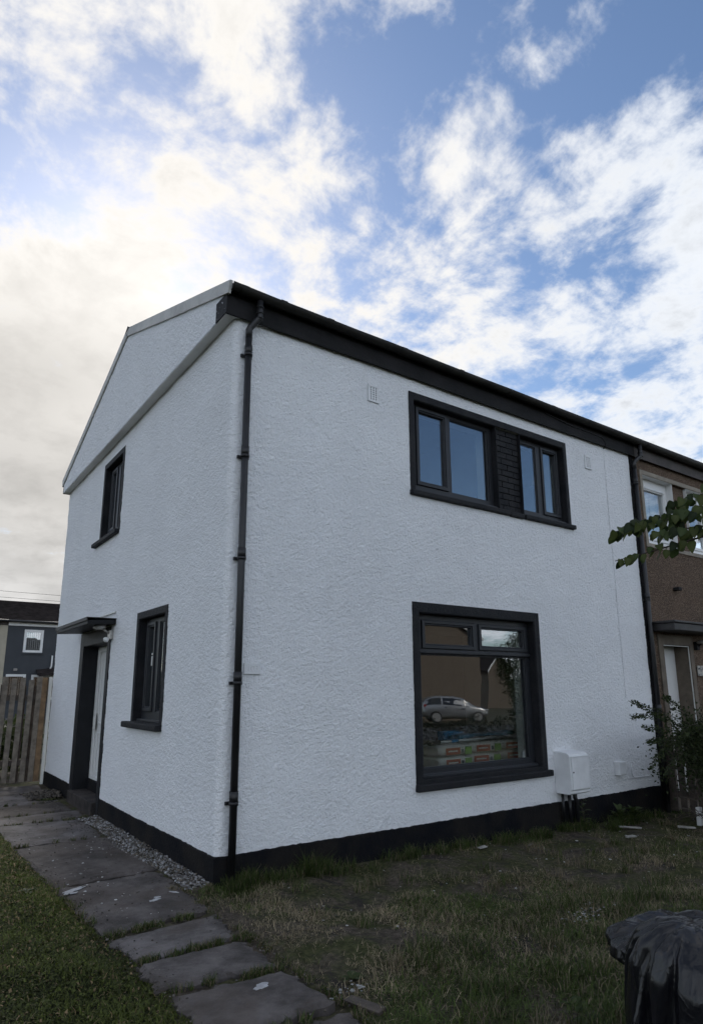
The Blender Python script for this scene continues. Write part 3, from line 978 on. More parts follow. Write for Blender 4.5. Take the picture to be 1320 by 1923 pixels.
# ------------------------------------------------------------------ side door
DX = 0.22
dr = MB(side)
dr.box(DO[0] + 0.01, DO[1] - 0.01, DX, DX + 0.05, 0.34, DO[3] - 0.07)
door = dr.build('door', 'white_upvc', house)
df = MB(side)
ring(df, (DO[0] + 0.004, DO[1] - 0.004, 0.335, DO[3] - 0.004), (DO[0] + 0.075, DO[1] - 0.075, 0.38, DO[3] - 0.075), DX - 0.03, DX - 0.001)
df.build('door_frame', 'white_upvc', door, bevel=0.005)
dp = MB(side)
ring(dp, (DO[1] - 0.45, DO[1] - 0.18, 0.42, 0.95), (DO[1] - 0.42, DO[1] - 0.21, 0.45, 0.92), DX - 0.012, DX - 0.001)
ring(dp, (DO[1] - 0.45, DO[1] - 0.18, 1.05, 1.95), (DO[1] - 0.42, DO[1] - 0.21, 1.08, 1.92), DX - 0.012, DX - 0.001)
dp.build('door_panel', 'white_upvc', door, bevel=0.004)
dl = MB(side); dl.box(DO[1] - 0.135, DO[1] - 0.105, DX - 0.055, DX - 0.03, 1.02, 1.16); dl.box(DO[1] - 0.16, DO[1] - 0.075, DX - 0.045, DX - 0.0305, 0.98, 1.20)
dl.build('letter_plate', 'sticker', door, bevel=0.004)
ds = MB(side)
e = 0.005
ds.box(DO[1] - e, DO[1] + 0.0005, 0.002, DX + 0.05, 0.19, DO[3]); ds.box(DO[0] - 0.0005, DO[0] + e, 0.002, DX + 0.05, 0.19, DO[3])
ds.box(DO[0] + e, DO[1] - e, 0.002, DX + 0.05, DO[3] - e, DO[3] + 0.0005)
ds.build('door_reveal', 'black_smooth', door)
dsu = MB(side)
dsu.box(DO[0] - 0.115, DO[0], -0.013, 0.004, 0.06, 2.295); dsu.box(DO[1], DO[1] + 0.19, -0.013, 0.004, 0.06, 2.295); dsu.box(DO[0], DO[1], -0.012, 0.003, DO[3], 2.295)
dsu.build('door_surround', 'black_smooth', door, bevel=0.003)
st = MB(side)
st.box(DO[0] - 0.008, DO[1] + 0.03, -0.062, DX + 0.1, -0.1, 0.197, j=0.004)
step = st.build('step', 'concrete_step', house, bevel=0.012)
st = MB(side); st.box(DO[0] + e, DO[1] - e, DX - 0.06, DX + 0.1, 0.199, 0.335)
st.build('threshold', 'plinth_black', step, bevel=0.006)
cn = MB(side)
cn.add([(3.18, 0.0, 2.305), (4.93, 0.0, 2.305), (4.93, -0.335, 2.288), (3.18, -0.335, 2.288), (3.18, 0.0, 2.365), (4.93, 0.0, 2.365), (4.93, -0.335, 2.338), (3.18, -0.335, 2.338)],
       [(0, 1, 2, 3), (4, 7, 6, 5), (0, 4, 5, 1), (1, 5, 6, 2), (2, 6, 7, 3), (3, 7, 4, 0)])
can = cn.build('door_canopy', 'black_smooth', house, bevel=0.008)
cn = MB(side); cn.box(3.165, 4.945, -0.35, -0.001, 2.368, 2.376); cn.box(3.165, 4.945, -0.352, -0.338, 2.335, 2.372)
cn.build('canopy_felt', 'lead', can)
fl = MB(side)
fl.rings([[(3.20 + k * 0.07, -0.002, 2.452 + random.uniform(-.004, .004)), (3.20 + k * 0.07, -0.016 - random.uniform(0, .01), 2.448), (3.20 + k * 0.07, -0.016, 2.462), (3.20 + k * 0.07, -0.002, 2.470 + random.uniform(-.004, .006))] for k in range(15)], smooth=False)
fl.build('flashing_scar', 'white_plaster', can)

# ------------------------------------------------------------------ wall fittings
vent_me = None
for vx in (1.513, 5.205):
    v = MB(); v.box(vx, vx + 0.135, -0.014, 0.0, 4.455, 4.640); v.box(vx + 0.012, vx + 0.122, -0.018, -0.014, 4.612, 4.628); v.box(vx - 0.006, vx + 0.141, -0.016, -0.0, 4.445, 4.4548)
    vo = v.build('air_vent', 'white_box', house, bevel=0.002)
    h = MB()
    for i in range(3):
        for j in range(6):
            cx, cz = vx + 0.035 + i * 0.033, 4.478 + j * 0.0245
            h.tube([(cx, -0.0152, cz), (cx, -0.012, cz)], 0.0072, 8)
    h.build('vent_holes', 'dark', vo)

npl = empty('number_plate', (0.268, -0.004, 1.687))
tag(npl, 'small white painted-over house number plate 103 beside the corner downpipe', 'number plate')
b = MB(); b.box(-0.078, 0.078, -0.016, 0.0, -0.046, 0.046)
b.build('backing', 'white_box', npl, bevel=0.003)
text_mesh('number', '103', 0.072, 0.0022, 'white_box', npl, Matrix.Translation((0, -0.018, 0.0)) @ Matrix.Rotation(math.pi / 2, 4, 'X'))

mbx = empty('meter_box', (4.13, 0, 0.35))
tag(mbx, 'white gas meter box with curved hood on wall right of lower window', 'meter box')
b = MB()
prof = [(0.0, 0.0), (-0.185, 0.0), (-0.205, 0.012), (-0.205, 0.040), (-0.215, 0.05), (-0.212, 0.405), (-0.20, 0.432), (-0.165, 0.448), (0.0, 0.455)]
b.rings([[(0.0, y, z_) for y, z_ in prof], [(0.345, y, z_) for y, z_ in prof]], smooth=False)
b.build('casing', 'white_box', mbx, bevel=0.004)
b = MB(); b.box(0.022, 0.335, -0.226, -0.216, 0.055, 0.40)
dd = b.build('meter_door', 'white_box', mbx, bevel=0.003)
b = MB(); b.tube([(0.04, -0.232, 0.24), (0.04, -0.226, 0.24)], 0.008, 10)
b.build('lock', 'dark', dd)
b = MB(); b.box(0.018, 0.345, -0.229, -0.205, 0.402, 0.409)
b.build('hood_lip', 'white_box', mbx)
b = MB()
b.tube([(0.05, -0.05, 0.0), (0.05, -0.05, -0.3)], 0.016); b.tube([(0.13, -0.08, 0.0), (0.13, -0.08, -0.32)], 0.02); b.tube([(0.205, -0.1, 0.0), (0.205, -0.1, -0.06), (0.23, -0.1, -0.09), (0.23, -0.1, -0.32)], 0.024)
b.build('meter_pipe', 'pipe_black', mbx)

jb = empty('junction_box', (5.285, 0, 0.455))
tag(jb, 'small white plastic junction box low on wall right of meter box', 'junction box')
b = MB(); b.box(0, 0.145, -0.075, 0.0, 0, 0.165)
b.build('case', 'white_box', jb, bevel=0.01)
b = MB(); b.box(0.012, 0.133, -0.079, -0.0755, 0.014, 0.150)
b.build('cover', 'white_box', jb, bevel=0.004)

oc = MB()
oc.tube([(5.64, -0.012, 0.56), (5.64, -0.014, 0.445), (5.66, -0.014, 0.41), (5.70, -0.014, 0.396), (5.85, -0.014, 0.398), (6.0, -0.014, 0.388), (6.05, -0.014, 0.40)], 0.006, 6)
oc.tube([(6.06, -0.002, 0.455), (6.06, -0.03, 0.455)], 0.018, 8)
tag(oc.build('wall_cable', 'white_box'), 'painted-over cable loop low on wall at right end of white house', 'cable')
fc = MB()
fc.tube([(4.35, -0.060, 5.015), (4.9, -0.056, 4.97), (5.3, -0.054, 4.975), (5.58, -0.053, 4.965), (5.66, -0.053, 4.92), (5.668, -0.052, 4.85), (5.668, -0.008, 4.83)], 0.006, 6)
tag(fc.build('fascia_cable', 'pipe_black'), 'thin black cable sagging along the black fascia near the right end', 'cable')
wc = MB(); wc.tube([(5.668 + 0.004 * math.sin(k), -0.004, 4.83 - k * 0.215) for k in range(17)], 0.0025, 6)
tag(wc.build('aerial_cable', 'white_render'), 'white painted cable running straight down the front wall from the fascia', 'cable')

fl_ = empty('security_light', (0, 3.30, 2.2))
tag(fl_, 'old metal security floodlight with sensor under the side door canopy', 'light')
b = MB(); b.box(-0.05, -0.001, -0.045, 0.045, -0.075, 0.035)
b.build('mount', 'metal_dull', fl_, bevel=0.006)
b = MB()
b.rings([[(-0.16 + 0.075 * s * math.cos(a) + h * 0.35, 0.02 + 0.085 * s * math.sin(a), 0.055 + h) for a in [2 * math.pi * k / 18 for k in range(18)]] for s, h in ((1.0, 0.0), (1.0, 0.012), (0.85, 0.045), (0.4, 0.07))])
hd = b.build('lamp_head', 'metal_dull', fl_)
b = MB(); b.rings([[(-0.16 + 0.066 * s * math.cos(a), 0.02 + 0.075 * s * math.sin(a), 0.052 - h) for a in [2 * math.pi * k / 18 for k in range(18)]] for s, h in ((1.0, 0.0), (0.6, 0.012))])
b.build('lens', 'lamp_glass', hd)
b = MB(); b.tube([(-0.04, 0.0, 0.0), (-0.09, 0.01, 0.03), (-0.13, 0.02, 0.07)], 0.014, 8)
b.build('arm', 'metal_dull', fl_)
b = MB(); b.rings([[(-0.075 + r * math.cos(a), -0.005 + r * math.sin(a), z_) for a in [2 * math.pi * k / 12 for k in range(12)]] for r, z_ in ((0.018, -0.05), (0.034, -0.062), (0.036, -0.085), (0.02, -0.11))])
b.build('sensor', 'white_upvc', fl_)

# ------------------------------------------------------------------ things inside the front room
bagp = empty('plaster_bag', (0, 0, 0))


def bag_shape(L=0.54, Wd=0.40, H=0.125):
    mb = MB(); R = []
    for k in range(9):
        t = k / 8; s = min(1.0, (math.sin(math.pi * min(max(t, 0.03), 0.97))) ** 0.35)
        r = []
        for q in range(16):
            a = 2 * math.pi * q / 16
            cx = math.copysign(abs(math.cos(a)) ** 0.45, math.cos(a)); cz = math.copysign(abs(math.sin(a)) ** 0.55, math.sin(a))
            r.append((-L / 2 + L * t, cx * Wd / 2 * (0.86 + 0.14 * s), H / 2 + cz * H / 2 * (0.45 + 0.55 * s)))
        R.append(r)
    return mb.rings(R)


bs = bag_shape().build('sack', 'bag_paper', bagp)
p_ = MB(); p_.box(-0.16, 0.06, -0.2035, -0.1995, 0.022, 0.094); p_.build('red_panel', 'print_red', bagp)
p_ = MB(); p_.box(-0.13, 0.02, -0.2050, -0.2040, 0.052, 0.066); p_.build('lettering', 'print_pale', bagp)
p_ = MB(); p_.box(0.085, 0.115, -0.2035, -0.1995, 0.035, 0.075); p_.build('dark_mark', 'print_dark', bagp)
p_ = MB(); p_.box(0.14, 0.245, -0.2035, -0.1995, 0.015, 0.098); p_.build('green_panel', 'print_green', bagp)
spots = []
for si, (sx, sy, rz) in enumerate(((3.04, 0.66, 0.07), (3.64, 0.74, -0.05), (4.22, 0.80, -0.10))):
    for lay in range(5):
        spots.append((si, lay, sx + random.uniform(-.03, .03), sy + random.uniform(-.02, .02), 0.302 + lay * 0.118, rz + random.uniform(-.06, .06)))
names = ('left', 'middle', 'right')
ordn = ('bottom', 'second', 'third', 'fourth', 'topmost')
for i, (si, lay, x, y, z_, rz) in enumerate(spots):
    o = bagp if i == 0 else copy_tree(bagp)
    o.location = (x, y, z_); o.rotation_euler = (0, 0, rz)
    lab = ('%s paper plaster bag of the %s stack behind the lower window' % (ordn[lay], names[si])) if lay >= 3 else 'paper plaster bag low in the stacks behind the lower window'
    tag(o, lab, 'bag', 'plaster bags stacked inside the window')
backb = copy_tree(bagp); backb.location = (2.50, 0.86, 0.775); backb.rotation_euler = (0, 0, 0.5)
tag(backb, 'paper plaster bag lying skewed at the far left behind the lower window', 'bag', 'plaster bags stacked inside the window')
for lay in range(4):
    bb = copy_tree(bagp); bb.location = (2.46, 0.84, 0.302 + lay * 0.118); bb.rotation_euler = (0, 0, 0.45)
    tag(bb, 'paper plaster bag low in the stacks behind the lower window', 'bag', 'plaster bags stacked inside the window')

pole = empty('roller_pole', (0, 0, 0))
tag(pole, 'white roller extension pole with black grip lying on the plaster bags', 'pole')
b = MB(); b.tube([(2.90, 0.60, 0.925), (4.15, 0.72, 0.925)], 0.014, 10); b.build('shaft', 'pole_white', pole)
b = MB(); b.tube([(2.74, 0.585, 0.925), (2.76, 0.587, 0.925), (2.92, 0.602, 0.925)], [0.026, 0.032, 0.026], 12); b.build('grip', 'dark', pole)
b = MB(); b.tube([(3.12, 0.621, 0.925), (3.24, 0.633, 0.925)], 0.018, 12); b.build('collar', 'blue_plastic', pole)
ds_ = MB()
R = []
for k in range(12):
    t = k / 11
    R.append([(3.35 + 0.9 * t, 0.80 + 0.05 * math.sin(5 * t) + 0.10 * math.cos(a), 0.92 + 0.025 + 0.03 * t + (0.026 + 0.008 * math.sin(9 * t)) * math.sin(a)) for a in [2 * math.pi * q / 10 for q in range(10)]])
ds_.rings(R)
tag(ds_.build('dust_sheet', 'teal_cloth'), 'folded teal blue dust sheet lying on the plaster bags', 'dust sheet')
b = MB(); b.box(3.30, 3.62, 0.92, 1.06, 0.90, 1.01, j=0.012)
tag(b.build('blue_packet', 'blue_plastic', bevel=0.015), 'bright blue packet beside the dust sheet on the plaster bags', 'packet')

# ------------------------------------------------------------------ neighbouring brown house
nb = empty('brown_house', (6.33, 0, 0))
tag(nb, 'brown pebbledashed terrace house joined to the right of the white house', 'house')




def nbb():
    return MB(lambda u, v, z: (u - 6.33, v, z))


NX1 = 12.6
nW1, nW2, nD = (6.61, 7.45, 3.58, 4.632), (7.87, 9.15, 3.58, 4.632), (6.69, 7.404, 0.0, 2.115)
nL = (8.9, 10.9, 0.65, 2.25)
hn = [(nW1[0], nW2[1], nW1[2], nW1[3]), nD, nL]
nwall = nbb()
nwall.grid(cuts(W + 0.004, NX1, hn, 0), cuts(-0.4, ZF + 0.05, hn, 2), solid_with(hn), 0.004, TH)
nwall.build('wall', 'brown_render', nb)
nwall = nbb(); nwall.box(W + 0.004, NX1, D - 0.25, D, -0.2, ZF); nwall.build('rear_wall', 'brown_render', nb)
nin = nbb()
nin.box(W + 0.01, NX1, TH + 0.004, D - 0.26, 2.42, 2.6); nin.box(W + 0.01, NX1, TH + 0.004, D - 0.26, 4.75, 4.86); nin.box(W + 0.01, NX1, 2.5, 2.6, 2.6, 4.75); nin.box(W + 0.01, NX1, TH + 0.004, D - 0.26, -0.2, 0.1)
nin.box(W + 0.01, NX1, 2.5, 2.6, 0.1, 2.42)
nin.build('interior', 'room', nb)
nr = MB(lambda u, v, z: (v - 6.33, u, z))
rake(nr, E0 - 0.06, EZ0 - 0.015, RY, RZ, 0.0, 0.05, W + 0.002, NX1); rake(nr, RY, RZ, E1 + 0.06, EZ1 - 0.015, 0.0, 0.05, W + 0.002, NX1)
nr.build('roof', 'slate', nb)
nf = nbb(); nf.box(W + 0.09, NX1, E0 - 0.018, E0 + 0.002, 4.85, 5.09)
nf.build('fascia', 'fascia_brown', nb)
nf = nbb(); nf.box(W + 0.002, W + 0.088, E0 - 0.017, E0 + 0.001, 4.852, 5.09); nf.build('fascia_end', 'fascia_black', nb)
ng = gutter(nb, W + 0.001, NX1, 5.073, 5.04, 'gutter_old', [6.62, 7.4, 8.2])
ng.location = (-6.33, 0, 0)
npipe = downpipe(nb, 6.335, -0.25, 6.43, 5.06, 'pipe_black', [4.42, 2.72, 1.2])
npipe.location = (-6.33, 0, 0)
b = nbb(); b.box(W - 0.012, W + 0.085, -0.012, 0.003, -0.3, 4.85)
b.build('party_strip', 'plinth_black', nb)


def nwin(op, lights, sill=None):
    return window(nb, lambda u, v, z: (u - 6.33, v, z), op, 0.10, lights, 'white_upvc', 'white_upvc', None, sill, 'stone_trim')


nw1 = nwin(nW1, [((6.79, 7.33, 3.72, 4.45), 'open')])
nw2 = nwin(nW2, [((8.03, 8.45, 3.72, 4.45), 'open'), ((8.60, 9.05, 3.68, 4.55), 'fixed')])
nw3 = nwin(nL, [((9.0, 10.8, 0.75, 2.15), 'fixed')], (8.8, 11.0, 0.56, 0.65, 0.05))
b = nbb(); b.box(6.80, 7.32, 0.075, 0.097, 4.475, 4.50); b.build('trickle_vent', 'white_box', nw1)
b = nbb()
for k in range(12):
    b.tube([(6.66 + k * 0.065, 0.25 + 0.015 * math.sin(k * 2.1), 3.62), (6.66 + k * 0.065, 0.25 + 0.015 * math.sin(k * 2.1), 4.6)], 0.036, 6)
b.build('net_curtain', 'white_plaster', nw1)
b = nbb()
hb = [(nW1[0], nW2[1], nW1[2], nW1[3])]
b.grid(cuts(6.545, 9.22, hb, 0), cuts(3.52, 4.70, hb, 2), solid_with(hb), -0.012, 0.006)
b.build('surround', 'stone_trim', nw1, bevel=0.004)
b = nbb(); b.box(7.451, 7.869, 0.05, TH, 3.581, 4.631); b.build('pier', 'brown_render', nb)
b = nbb(); b.box(nD[0] + 0.005, nD[1] - 0.005, 0.22, 0.27, 0.02, 2.11)
ndoor = b.build('door', 'white_upvc', nb)
b = nbb(); b.prism([(6.80, 1.40), (7.00, 1.40), (6.93, 1.62), (6.84, 1.74), (6.80, 1.76)], 0.212, 0.219); b.build('door_light', 'dark', ndoor)
b = nbb(); b.box(7.04, 7.052, 0.214, 0.2195, 0.02, 2.10); b.build('door_edge', 'blind', ndoor)
b = nbb(); b.box(7.05, 7.16, 0.17, 0.20, 1.20, 1.222); b.box(7.06, 7.085, 0.20, 0.2195, 1.10, 1.28); b.build('handle', 'dark', ndoor)
b = nbb()
hb = [nD]
b.grid(cuts(6.572, 7.50, hb, 0), cuts(-0.25, 2.255, hb, 2), solid_with(hb), -0.02, 0.006)
b.build('door_surround', 'stone_trim_dark', nb, bevel=0.004)
b = nbb(); b.box(nD[1] - 0.006, nD[1] + 0.0005, 0.003, 0.27, 0.0, 2.11); b.box(nD[0] - 0.0005, nD[0] + 0.006, 0.003, 0.27, 0.0, 2.11); b.box(nD[0], nD[1], 0.003, 0.27, 2.108, 2.1155)
b.build('door_reveal', 'stone_trim_dark', nb)
b = nbb(); b.box(nD[0] + 0.007, nD[1] - 0.007, -0.006, 0.006, 2.098, 2.107); b.box(nD[1] - 0.017, nD[1] - 0.007, -0.006, 0.006, 0.0, 2.098); b.build('door_trim', 'sticker', nb)
b = nbb(); b.box(6.45, 8.2, -0.335, 0.004, 2.285, 2.385); b.box(6.43, 8.22, -0.355, -0.0, 2.387, 2.42)
b.build('door_canopy', 'lead', nb, bevel=0.01)
b = nbb(); b.box(7.15, 7.24, -0.09, 0.004, 2.92, 2.97); b.build('wall_outlet', 'dark', nb, bevel=0.01)
nl = empty('porch_light', (7.60, 0, 2.12)); tag(nl, 'small porch light under the brown house canopy', 'light')
b = MB(); b.box(-0.04, 0.04, -0.05, 0.004, -0.06, 0.06); b.build('mount', 'dark', nl, bevel=0.006)
b = MB(); b.rings([[(r * math.cos(a), -0.11 + r * math.sin(a), z_) for a in [2 * math.pi * k / 14 for k in range(14)]] for r, z_ in ((0.07, 0.03), (0.08, 0.045), (0.06, 0.07), (0.02, 0.08))]); b.build('lamp_head', 'metal_dull', nl)
b = MB(); b.tube([(0, -0.05, 0.0), (0, -0.11, 0.035)], 0.012, 8); b.build('arm', 'dark', nl)
pq = empty('wall_plaque', (7.66, -0.004, 1.755)); tag(pq, 'pale decorative plaque on wall beside the brown house door', 'plaque')
b = MB(); b.box(-0.10, 0.16, -0.018, 0.0, -0.075, 0.075); b.build('backing', 'plaque', pq, bevel=0.006)
b = MB()
for k in range(16):
    cx, cz, r = random.uniform(-0.085, 0.145), random.uniform(-0.06, 0.06), random.uniform(0.008, 0.018)
    b.prism([(cx + r * random.uniform(.5, 1) * math.cos(a), cz + r * random.uniform(.5, 1) * math.sin(a)) for a in [2 * math.pi * q / 7 for q in range(7)]], -0.021 - k * 0.0001, -0.0185)
b.build('motif', 'print_dark', pq)

# ------------------------------------------------------------------ fences
lf = empty('picket_fence', (0, 6.72, 0.1)); tag(lf, 'weathered timber picket fence closing the path behind the white house', 'fence')
x = -0.02
k = 0
while x > -2.6:
    wv = random.uniform(0.072, 0.084)
    if k == 0: x -= 0.05
    p_ = MB(); h_ = 1.60 + random.uniform(-0.03, 0.03); tl = random.uniform(-.012, .012)
    p_.add([(x - wv, -0.011, 0), (x, -0.011, 0), (x, 0.011, 0), (x - wv, 0.011, 0), (x - wv + tl, -0.011, h_), (x + tl, -0.011, h_ + random.uniform(-.01, .01)), (x + tl, 0.011, h_), (x - wv + tl, 0.011, h_)],
           [(0, 3, 2, 1), (4, 5, 6, 7), (0, 1, 5, 4), (1, 2, 6, 5), (2, 3, 7, 6), (3, 0, 4, 7)])
    p_.build('picket', 'timber_new' if k == 0 else 'timber', lf, bevel=0.003)
    x -= wv + (0.006 if k == 0 else random.uniform(0.036, 0.055)); k += 1
for zz in (0.25, 1.25):
    p_ = MB(); p_.box(-2.6, -0.03, 0.013, 0.055, zz, zz + 0.085); p_.build('rail', 'timber_old', lf)
x = -0.05
while x > -2.6:
    p_ = MB(); p_.box(x - 0.06, x, 0.057, 0.078, 0.0, 1.50 + random.uniform(-.02, .02)); p_.build('picket', 'timber_old', lf); x -= 0.155
p_ = MB(); p_.box(-0.045, 0.0, -0.05, 0.0, -0.05, 1.62); p_.build('post', 'sticker', lf, bevel=0.004)

rf = empty('garden_fence', (6.46, 0, -0.1)); tag(rf, 'dark old timber fence behind the shrub at the right end of the white house', 'fence')
y = -0.03; k = 0
while y > -2.4:
    wv = random.uniform(0.085, 0.098)
    p_ = MB(); p_.box(-0.012, 0.012, y - wv, y, 0.03, 0.93 + random.uniform(-.03, .03), j=0.004); p_.build('picket', 'timber_old', rf, bevel=0.003)
    y -= wv + random.uniform(0.02, 0.035)
for zz in (0.2, 0.7):
    p_ = MB(); p_.box(0.016, 0.055, -2.4, -0.01, zz, zz + 0.08); p_.build('rail', 'timber_old', rf)
p_ = MB(); p_.box(-0.10, -0.045, -0.035, 0.0, 0.28, 0.52, j=0.006); p_.build('gate_latch', 'metal_dull', rf, bevel=0.004)
wp = MB(); wp.box(5.95, 6.02, -0.66, -0.61, -0.15, 0.10, j=0.004); wp.box(6.05, 6.12, -0.72, -0.67, 0.18, 0.30, j=0.01)
tag(wp.build('marker_post', 'white_upvc', bevel=0.004), 'short white painted post stub in the soil by the garden fence', 'post')

# ------------------------------------------------------------------ terrace far behind
def far_house(name, x0, x1, wallm, label, band, wins, y=33.0):
    h = empty(name, (x0, y, 0)); tag(h, label, 'house', 'terrace houses behind the back gardens')
    L = x1 - x0
    m = MB(); hs = [(a, b_, c, d) for a, b_, c, d in wins]
    m.grid(cuts(0, L, hs, 0), cuts(-0.2, 5.05, hs, 2), solid_with(hs), 0, 0.3); m.box(0, L, 0.3, 7, -0.2, 5.0)
    m.build('wall', wallm, h)
    m = MB(); m.box(0.004, L - 0.004, -0.04, -0.002, 4.82, 5.04); m.build('fascia', band, h)
    r = MB(); ny = 16
    for k in range(ny):
        t0, t1 = k / ny, (k + 1) / ny
        r.add([(0, -0.25 + 3.8 * t0, 5.06 + 1.42 * t0 + 0.07), (L, -0.25 + 3.8 * t0, 5.06 + 1.42 * t0 + 0.07), (L, -0.25 + 3.8 * t1, 5.06 + 1.42 * t1 + 0.010), (0, -0.25 + 3.8 * t1, 5.06 + 1.42 * t1 + 0.010),
               (0, -0.25 + 3.8 * t0, 5.06 + 1.42 * t0 - 0.03), (L, -0.25 + 3.8 * t0, 5.06 + 1.42 * t0 - 0.03)], [(0, 1, 2, 3), (0, 4, 5, 1)])
    r.add([(0, 3.55, 6.49), (L, 3.55, 6.49), (L, 7.2, 5.06), (0, 7.2, 5.06)], [(0, 1, 2, 3)])
    ro = r.build('roof', 'roof_tile', h, recalc=False)
    m = MB(); m.box(0, L, 3.45, 3.65, 6.44, 6.53); m.build('ridge', 'roof_tile', ro)
    m = MB(); m.tube([(0, -0.3, 5.04), (L, -0.3, 5.04)], 0.06, 8); m.build('gutter', 'pipe_black', ro)
    for (a, b_, c, d) in wins:
        f = MB(); ring(f, (a - 0.02, b_ + 0.02, c - 0.02, d + 0.02), (a + 0.10, b_ - 0.10, c + 0.10, d - 0.10), -0.02, 0.1)
        fo = f.build('window', 'white_upvc', h)
        f = MB(); f.box(a + 0.1, b_ - 0.1, 0.05, 0.06, c + 0.1, d - 0.1); f.build('pane', 'glass', fo)
        f = MB(); f.box(a - 0.05, b_ + 0.05, -0.06, 0.0, c - 0.12, c - 0.022); f.build('sill', wallm, fo)
        f = MB(); nn = 7
        for q in range(nn):
            u = a + 0.1 + (b_ - a - 0.2) * (q + 0.5) / nn
            f.box(u - 0.035, u + 0.025, 0.15, 0.16, c + 0.1, d - 0.1)
        f.build('blind', 'blind', fo)
        f = MB(); f.box(a + 0.02, b_ - 0.02, 0.28, 0.295, c + 0.02, d - 0.02); f.build('backing', 'dark', fo)
    return h


bx0 = 2.62
blueh = far_house('blue_house', bx0, bx0 + 5.6, 'blue_paint', 'dark blue-grey painted terrace house seen over the timber fence', 'white_upvc',
                  [(0.82, 1.72, 3.46, 4.62), (0.15, 1.05, 1.0, 2.28), (1.35, 2.6, 1.0, 2.26)])
creamh = far_house('cream_house', bx0 - 5.6, bx0 - 0.006, 'cream_paint', 'cream terrace house at the left edge of the photo beside the blue-grey one', 'fascia_brown', [(1.0, 2.2, 3.4, 4.6), (3.6, 4.6, 3.4, 4.6)])
for o_, x0 in ((blueh, 0),):
    b = MB(); b.box(1.6, 3.2, -1.0, -0.05, 2.25, 2.35); b.add([(1.5, -1.2, 2.15), (3.3, -1.2, 2.45), (3.3, -0.02, 2.75), (1.5, -0.02, 2.55)], [(0, 1, 2, 3)])
    b.build('porch_roof', 'roof_tile', o_, recalc=False)
    b = MB(); b.tube([(2.26, -0.05, 3.3), (2.26, -0.05, 2.75), (2.2, -0.08, 2.6)], 0.04, 8); b.build('downpipe', 'white_upvc', o_)
    b = MB(); b.box(0.45, 0.62, -0.1, -0.02, 2.48, 2.6); b.build('wall_lamp', 'blind', o_)
for zz, lab in ((0.0, 'upper of two overhead cables crossing above the far roof'), (-0.28, 'lower of two overhead cables crossing above the far roof')):
    cb = MB(); cb.tube([(-20 + 2 * k, 28.0, 6.05 + zz - 0.012 * k + 0.0035 * (k - 14) ** 2 * 0.35) for k in range(30)], 0.008, 5)
    tag(cb.build('overhead_cable', 'dark'), lab, 'cable', 'overhead cables')

# ------------------------------------------------------------------ across the street (seen in the window glass)
def street_house(name, x0, x1, y, depth, eave, apex, label):
    h = empty(name, (x0, y, 0)); tag(h, label, 'house', 'houses across the street')
    L = x1 - x0
    m = MB(); m.prism([(0, -1), (L, -1), (L, eave), (L / 2, apex), (0, eave)], -depth, 0); m.build('wall', 'beige_render', h)
    r = MB(lambda u, v, z: (u, v, z))
    for s in (0, 1):
        a = (-0.25, eave - 0.1) if s == 0 else (L + 0.25, eave - 0.1)
        r.add([(a[0], 0.25, a[1]), (L / 2, 0.25, apex + 0.02), (L / 2, -depth, apex + 0.02), (a[0], -depth, a[1]), (a[0], 0.25, a[1] + 0.15), (L / 2, 0.25, apex + 0.17), (L / 2, -depth, apex + 0.17), (a[0], -depth, a[1] + 0.15)],
              [(0, 1, 2, 3), (4, 7, 6, 5), (0, 4, 5, 1), (3, 2, 6, 7), (0, 3, 7, 4)])
    ro = r.build('roof', 'roof_tile', h)
    vb = MB()
    vb.prism([(-0.25, eave - 0.12), (L / 2, apex - 0.0), (L + 0.25, eave - 0.12), (L + 0.25, eave + 0.06), (L / 2, apex + 0.2), (-0.25, eave + 0.06)], 0.252, 0.28)
    vb.build('bargeboard', 'white_upvc', ro)
    return h


street_house('gabled_house', 22.0, 28.35, -24.0, 10.0, 4.55, 5.95, 'large beige gabled house across the street mirrored in the lower window')
street_house('small_gabled_house', 44.6, 47.9, -38.5, 8.0, 3.1, 4.6, 'smaller beige house with white bargeboards mirrored in the lower window')


def leaf_mass(n, centre, radii, size, cols, seed=0, shell=0.55, flat=0.0):
    """n leaf-sized quads (two triangles) through a bumpy ellipsoid"""
    r = np.random.default_rng(seed)
    d = r.normal(size=(n, 3)); d /= np.linalg.norm(d, axis=1)[:, None]
    ph = r.uniform(0, 6.28, 6)
    lump = 1 + 0.22 * np.sin(4 * d[:, 0] + ph[0]) * np.sin(5 * d[:, 1] + ph[1]) + 0.16 * np.sin(9 * d[:, 2] + ph[2] + 5 * d[:, 0]) + 0.10 * np.sin(13 * d[:, 1] + ph[3])
    rad = (shell + (1 - shell) * r.uniform(0, 1, n) ** 0.6) * lump
    c = np.asarray(centre) + d * rad[:, None] * np.asarray(radii)
    a = r.normal(size=(n, 3)); a /= np.linalg.norm(a, axis=1)[:, None]
    b_ = np.cross(a, r.normal(size=(n, 3))); b_ /= np.linalg.norm(b_, axis=1)[:, None]
    s = size * r.uniform(0.6, 1.3, n)[:, None]
    v = np.stack([c - a * s, c + b_ * s * 0.5, c + a * s, c - b_ * s * 0.5], 1).reshape(-1, 3)
    k = np.arange(n) * 4
    t = np.concatenate([np.stack([k, k + 1, k + 2], 1), np.stack([k, k + 2, k + 3], 1)])
    ca, cb_ = np.asarray(cols[0]), np.asarray(cols[1])
    col = ca + (cb_ - ca) * r.uniform(0, 1, n)[:, None]
    return v, t, np.repeat(col, 4, axis=0)


def join_masses(ms):
    V, T, C, o = [], [], [], 0
    for v, t, c in ms:
        V.append(v); T.append(t + o); C.append(c); o += len(v)
    return np.concatenate(V), np.concatenate(T), np.concatenate(C)


